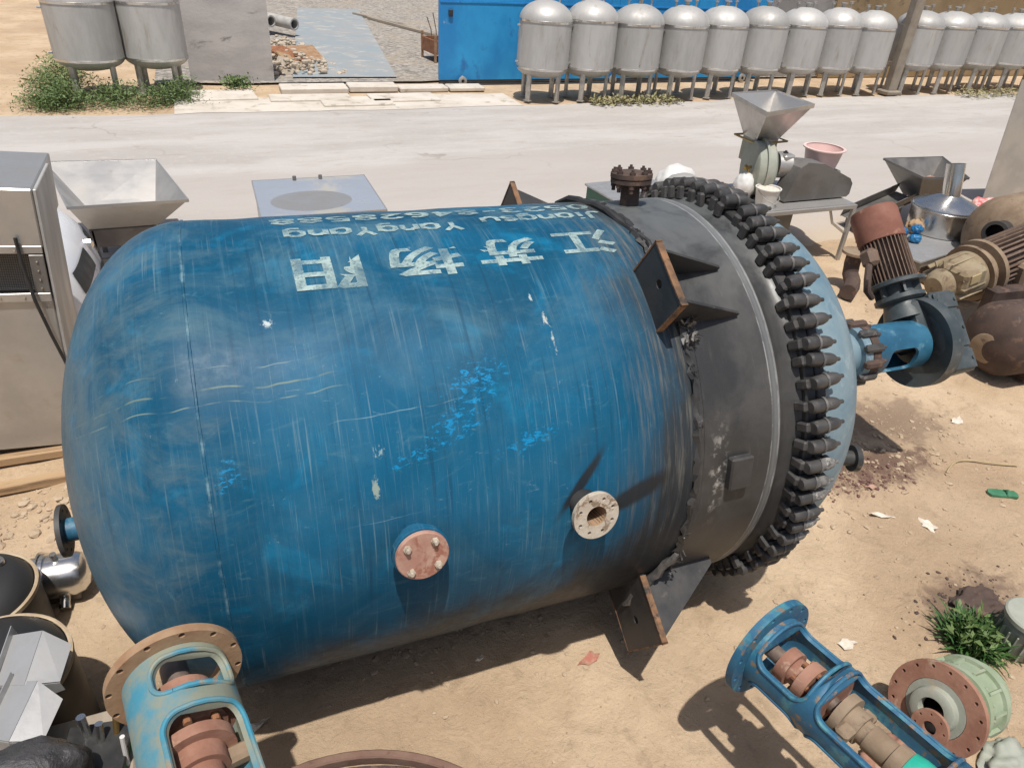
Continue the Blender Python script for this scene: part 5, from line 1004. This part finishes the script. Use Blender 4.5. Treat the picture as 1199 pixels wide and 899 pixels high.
m = MB().lathe([(0, 0), (0, .10), (.03, .12), (.20, .12), (.22, .10), (.24, .10), (.24, 0)], None, 32); m.build('body', 'pale_grey_green', t); m = MB().lathe([(.241, 0), (.241, .135), (.25, .145), (.275, .145), (.283, .135), (.283, .02), (.283, 0)], None, 36); m.build('cap', 'pale_grey_green', t)
m = MB(); 
for k in range(18): a = 2 * PI * k / 18; m.box((.128 * math.cos(a), .128 * math.sin(a), .11), (.03, .008, .16), rot=Matrix.Rotation(a, 4, 'Z'))
m.build('cooling_fins', 'pale_grey_green', t); m = MB(); m.box((.16, -.02, .10), (.10, .12, .12), bev=.02); m.build('terminal_box', 'pale_grey_green', t)
sack('rusty_lump', (2.66, -2.02, 0), .20, .12, .10, 'rusty_pink', 'pinkish rusty casting lying in front of the gearbox', 'casting', 61, crump=.25)
sack('dark_rag', (2.82, -2.22, 0), .13, .09, .08, 'blue_plastic', 'dark blue rag at the bottom edge near the gearbox', 'rag', 62, crump=.3)
sack('grey_rag', (3.18, -2.20, 0), .16, .10, .09, 'pale_grey_green', 'grey green rag at the bottom right corner', 'rag', 63, crump=.3)
sack('brown_rag', (4.02, -1.40, -.03), .17, .11, .055, 'rust_dark', 'dark brown rag in the dirt behind the grass tuft', 'rag', 64, crump=.35)
# grass tuft
rr = random.Random(21); t = thing('grass_tuft', 'bushy green grass tuft in the sand near the lower right', 'grass', (3.70, -1.60, G0(3.70, -1.60)))
vs = []; fs = []
for i in range(620):
    a = rr.uniform(0, 2 * PI); b = Vector((rr.gauss(0, .05), rr.gauss(0, .05), 0)); L = rr.uniform(.12, .26); el = rr.uniform(.35, 1.45); d = Vector((math.cos(a) * math.cos(el), math.sin(a) * math.cos(el), math.sin(el))); e = Vector((-math.sin(a), math.cos(a), 0)) * rr.uniform(.004, .009); n_ = len(vs)
    mid = b + d * L * .55; tip = b + d * L - Vector((0, 0, L * .25 * math.cos(el))); vs += [b - e * .6, b + e * .6, mid + e, mid - e, tip]; fs += [(n_, n_ + 1, n_ + 2, n_ + 3), (n_ + 3, n_ + 2, n_ + 4)]
m = MB(); m.add(vs, fs); m.build('blades', 'leaf_dark', t)
vs, fs = leafmass(260, lambda r: (Vector((r.gauss(0, .07), r.gauss(0, .07), .03 + r.random() * .13)), 0), .04, .10, rr); m = MB(); m.add(vs, fs); m.build('leaves', 'leaf', t)
# ------------------------------------------------------------------ litter and loose stones
def scrap(name, x, y, s, mat, label, cat, seed, asp=.6, rz=None, h=.02):
    r = random.Random(seed); n = 15; ang = [2 * PI * (q + r.uniform(-.35, .35)) / n for q in range(n)]; z0 = G0(x, y)
    out = [(s * math.cos(a) * (k_ := r.uniform(.5, 1)), s * asp * math.sin(a) * k_) for a in ang]; ph = r.uniform(0, 6)
    if len(out) < 3: return
    m = MB(); m.sheet(out, (), .003, fn=lambda u, v, w: (u, v, w + h * (.6 + .5 * math.sin(u / s * 4 + ph) * math.sin(v / s * 5))), step=s * .22)
    o = m.build(name, mat, loc=(x, y, z0 - .002), sharp=20); o.rotation_euler = (r.uniform(-.1, .1), r.uniform(-.1, .1), r.uniform(0, 6) if rz is None else rz); return tag(o, label, cat)
scrap('cloth_scrap', 1.516, -.935, .085, 'red_cloth', 'faded red cloth scrap in the sand near the ground lug', 'cloth', 1, .55, .2)
scrap('paper_scrap', 2.99, -1.35, .075, 'paper', 'torn pale paper scrap beside the blue lantern stand', 'paper', 2, .7)
scrap('paper_scrap', 4.36, -.72, .09, 'paper', 'crumpled white paper scrap in the open sand on the right', 'paper', 3, .6)
scrap('paper_scrap', 4.10, -.55, .10, 'paper', 'long pale paper strip below the maroon debris', 'paper', 4, .3, -.5)
scrap('paper_scrap', 4.22, -.29, .07, 'cover_pink', 'pinkish paper scrap on the maroon debris', 'paper', 5, .5)
scrap('paper_scrap', -.24, -.72, .075, 'paper', 'pale paper scrap in the shadow beside the turquoise stand', 'paper', 6, .35, .4, .03)
scrap('paper_scrap', .94, -.72, .035, 'paper', 'tiny yellowish paper scrap at the edge of the vessel shadow', 'paper', 7, .5)
scrap('paper_scrap', 5.75, .20, .09, 'paper', 'pale paper scrap near the dark rusted vessel', 'paper', 8, .6)
scrap('paper_scrap', 4.02, -1.46, .10, 'paper', 'pale scrap lying on the brown rag', 'paper', 9, .4)
scrap('plastic_piece', 7.55, 2.75, .12, 'paper', 'pale scrap on the ground below the crusher table', 'scrap', 10, .5)
t = thing('sandal_sole', 'green plastic sole lying in the sand at the right', 'plastic sole', (5.21, -.66, G0(5.21, -.66) + .005), -.45)
m = MB(); m.sheet([(-.10, -.035), (-.03, -.042), (.05, -.034), (.10, -.038), (.115, 0), (.10, .038), (.05, .034), (-.03, .042), (-.10, .035), (-.115, 0)], (), .018); m.build('sole', 'green_plastic', t); m = MB().tube([(.02, -.034, .015), (.03, 0, .045), (.02, .034, .015)], .008, 6); m.build('strap', 'green_plastic', t)
m = MB().tube([(5.0 + .06 * i, -.33 + .10 * math.sin(i * .35) - .005 * i, G0(5.0 + .06 * i, -.3) + .02) for i in range(12)], .006, 6); tag(m.build('wire', 'wire_yellow'), 'thin yellowish wire curving over the sand at the right edge', 'wire')
rr = random.Random(33)
def stones(n, posfn, s0, s1, name, mat, label, power=2.2):
    ico = bmesh.new(); bmesh.ops.create_icosphere(ico, subdivisions=1, radius=1.0); iv = np.array([v.co[:] for v in ico.verts]); ico.verts.index_update(); fi = [[v.index for v in f.verts] for f in ico.faces]; ico.free()
    P = np.array([posfn(rr) for _ in range(n)]); Z = gh(P[:, 0], P[:, 1]); m = MB()
    for i in range(n):
        s = s0 + (s1 - s0) * rr.random() ** power; jj = np.array([[rr.uniform(.7, 1.25)] for _ in iv]); q = iv * jj * s * np.array([rr.uniform(.8, 1.5), rr.uniform(.7, 1.2), rr.uniform(.4, .8)]); a = rr.uniform(0, 6); ca, sa = math.cos(a), math.sin(a)
        b = len(m.v); m.v += [(P[i, 0] + x * ca - y * sa, P[i, 1] + x * sa + y * ca, Z[i] + z + s * .2) for x, y, z in q]; m.f += [tuple(k + b for k in f) for f in fi]
    o = m.build(name, mat, sharp=25); struct(o, 'stuff'); o['label'] = label; return o
stones(2300, lambda r: (r.uniform(-2.2, 7.5), r.uniform(-2.3, 2.5)), .003, .020, 'pebbles', 'pebble', 'small clods and pebbles scattered over the sand', 3.0)
stones(5200, lambda r: (r.uniform(-1.6, 6.2), r.uniform(-2.2, 1.2)), .0015, .007, 'grit', 'pebble', 'fine grit on the trodden sand', 2.0)
stones(420, lambda r: (r.gauss(4.6, .55), r.gauss(-.05, .32)), .004, .022, 'clods', 'pebble', 'pale broken clods heaped below the agitator drive')
stones(240, lambda r: (r.gauss(-1.25, .4), r.gauss(1.2, .2)), .006, .04, 'clods', 'pebble', 'sandy clods before the stainless cabinet')
stones(320, lambda r: (r.gauss(4.25, .20), r.gauss(-.20, .08)), .003, .016, 'debris', 'maroon_debris', 'dark maroon debris on the sand below the flange')
stones(200, lambda r: (r.gauss(.6, .7), r.gauss(-.45, .12)), .005, .022, 'clods', 'pebble', 'dark crumbs of soil along the vessel underside')
stones(260, lambda r: (r.gauss(4.0, .26), r.gauss(-1.40, .15)), .003, .014, 'debris', 'rust_dark', 'brown debris around the brown rag')
stones(500, lambda r: (r.uniform(1.5, 9.5), r.gauss(6.3, .5)), .008, .035, 'gravel', 'pale_stone', 'loose gravel along the near edge of the road')

# scrap jumble behind the drive
m = MB(); flange(m, frame((0, 0, 0), (0, -.5, .86)), .24, .12, .03, 8, .19, .014, 40); tag(m.build('loose_flange', 'rust', loc=(7.35, 2.15, .14)), 'loose rusty flange leaning behind the agitator motor', 'flange')
t = thing('pipe_elbow', 'dark pipe elbow with flange on the ground behind the agitator motor', 'pipe elbow', (6.75, 2.55, .11), .6)
m = MB().tube([(-.30, 0, 0), (-.12, 0, 0), (0, .02, .02), (.08, .08, .08), (.11, .10, .20), (.11, .10, .34)], .09, 16); m.build('bend', 'rust_dark', t); m = MB().lathe([(.32, 0), (.32, .15), (.35, .15), (.35, 0)], Matrix.Translation((.11, .10, 0)), 24); m.build('end_flange', 'brown_dust', t)
t = thing('gate_valve', 'brown gate valve with handwheel on the ground right of the agitator motor', 'valve', (7.9, 2.05, .12), -.4)
m = MB(); m.lathe([(-.22, 0), (-.22, .12), (-.18, .12), (-.17, .07), (.17, .07), (.18, .12), (.22, .12), (.22, 0)], frame((0, 0, 0), (1, 0, 0)), 24); m.build('body', 'brown_dust', t); m = MB(); m.cyl((0, 0, 0), (0, 0, .34), .045, n=14); m.build('bonnet', 'brown_dust', t)
m = MB().tube([(.12 * math.cos(a), .12 * math.sin(a), .34) for a in [2 * PI * i / 20 for i in range(21)]], .014, 8); m.box((0, 0, .34), (.23, .018, .014)); m.box((0, 0, .341), (.018, .23, .014)); m.build('handwheel', 'rust_red', t)
for k, (x, y, L, r_, a) in enumerate(((5.9, 1.55, .9, .03, .5), (6.1, 1.25, .7, .022, -.3), (5.6, 2.0, .6, .04, 1.2))):
    m = MB().pipe((-L / 2, 0, 0), (L / 2, 0, 0), r_, r_ * .75, 14); o = m.build('steel_tube', ['rust_light', 'steel_leg', 'rust_dark'][k], loc=(x, y, r_ + G0(x, y))); o.rotation_euler = (0, 0, a); tag(o, ['light rusty tube lying behind the agitator drive', 'thin grey tube lying behind the agitator drive', 'short dark tube lying behind the vessel head'][k], 'tube')
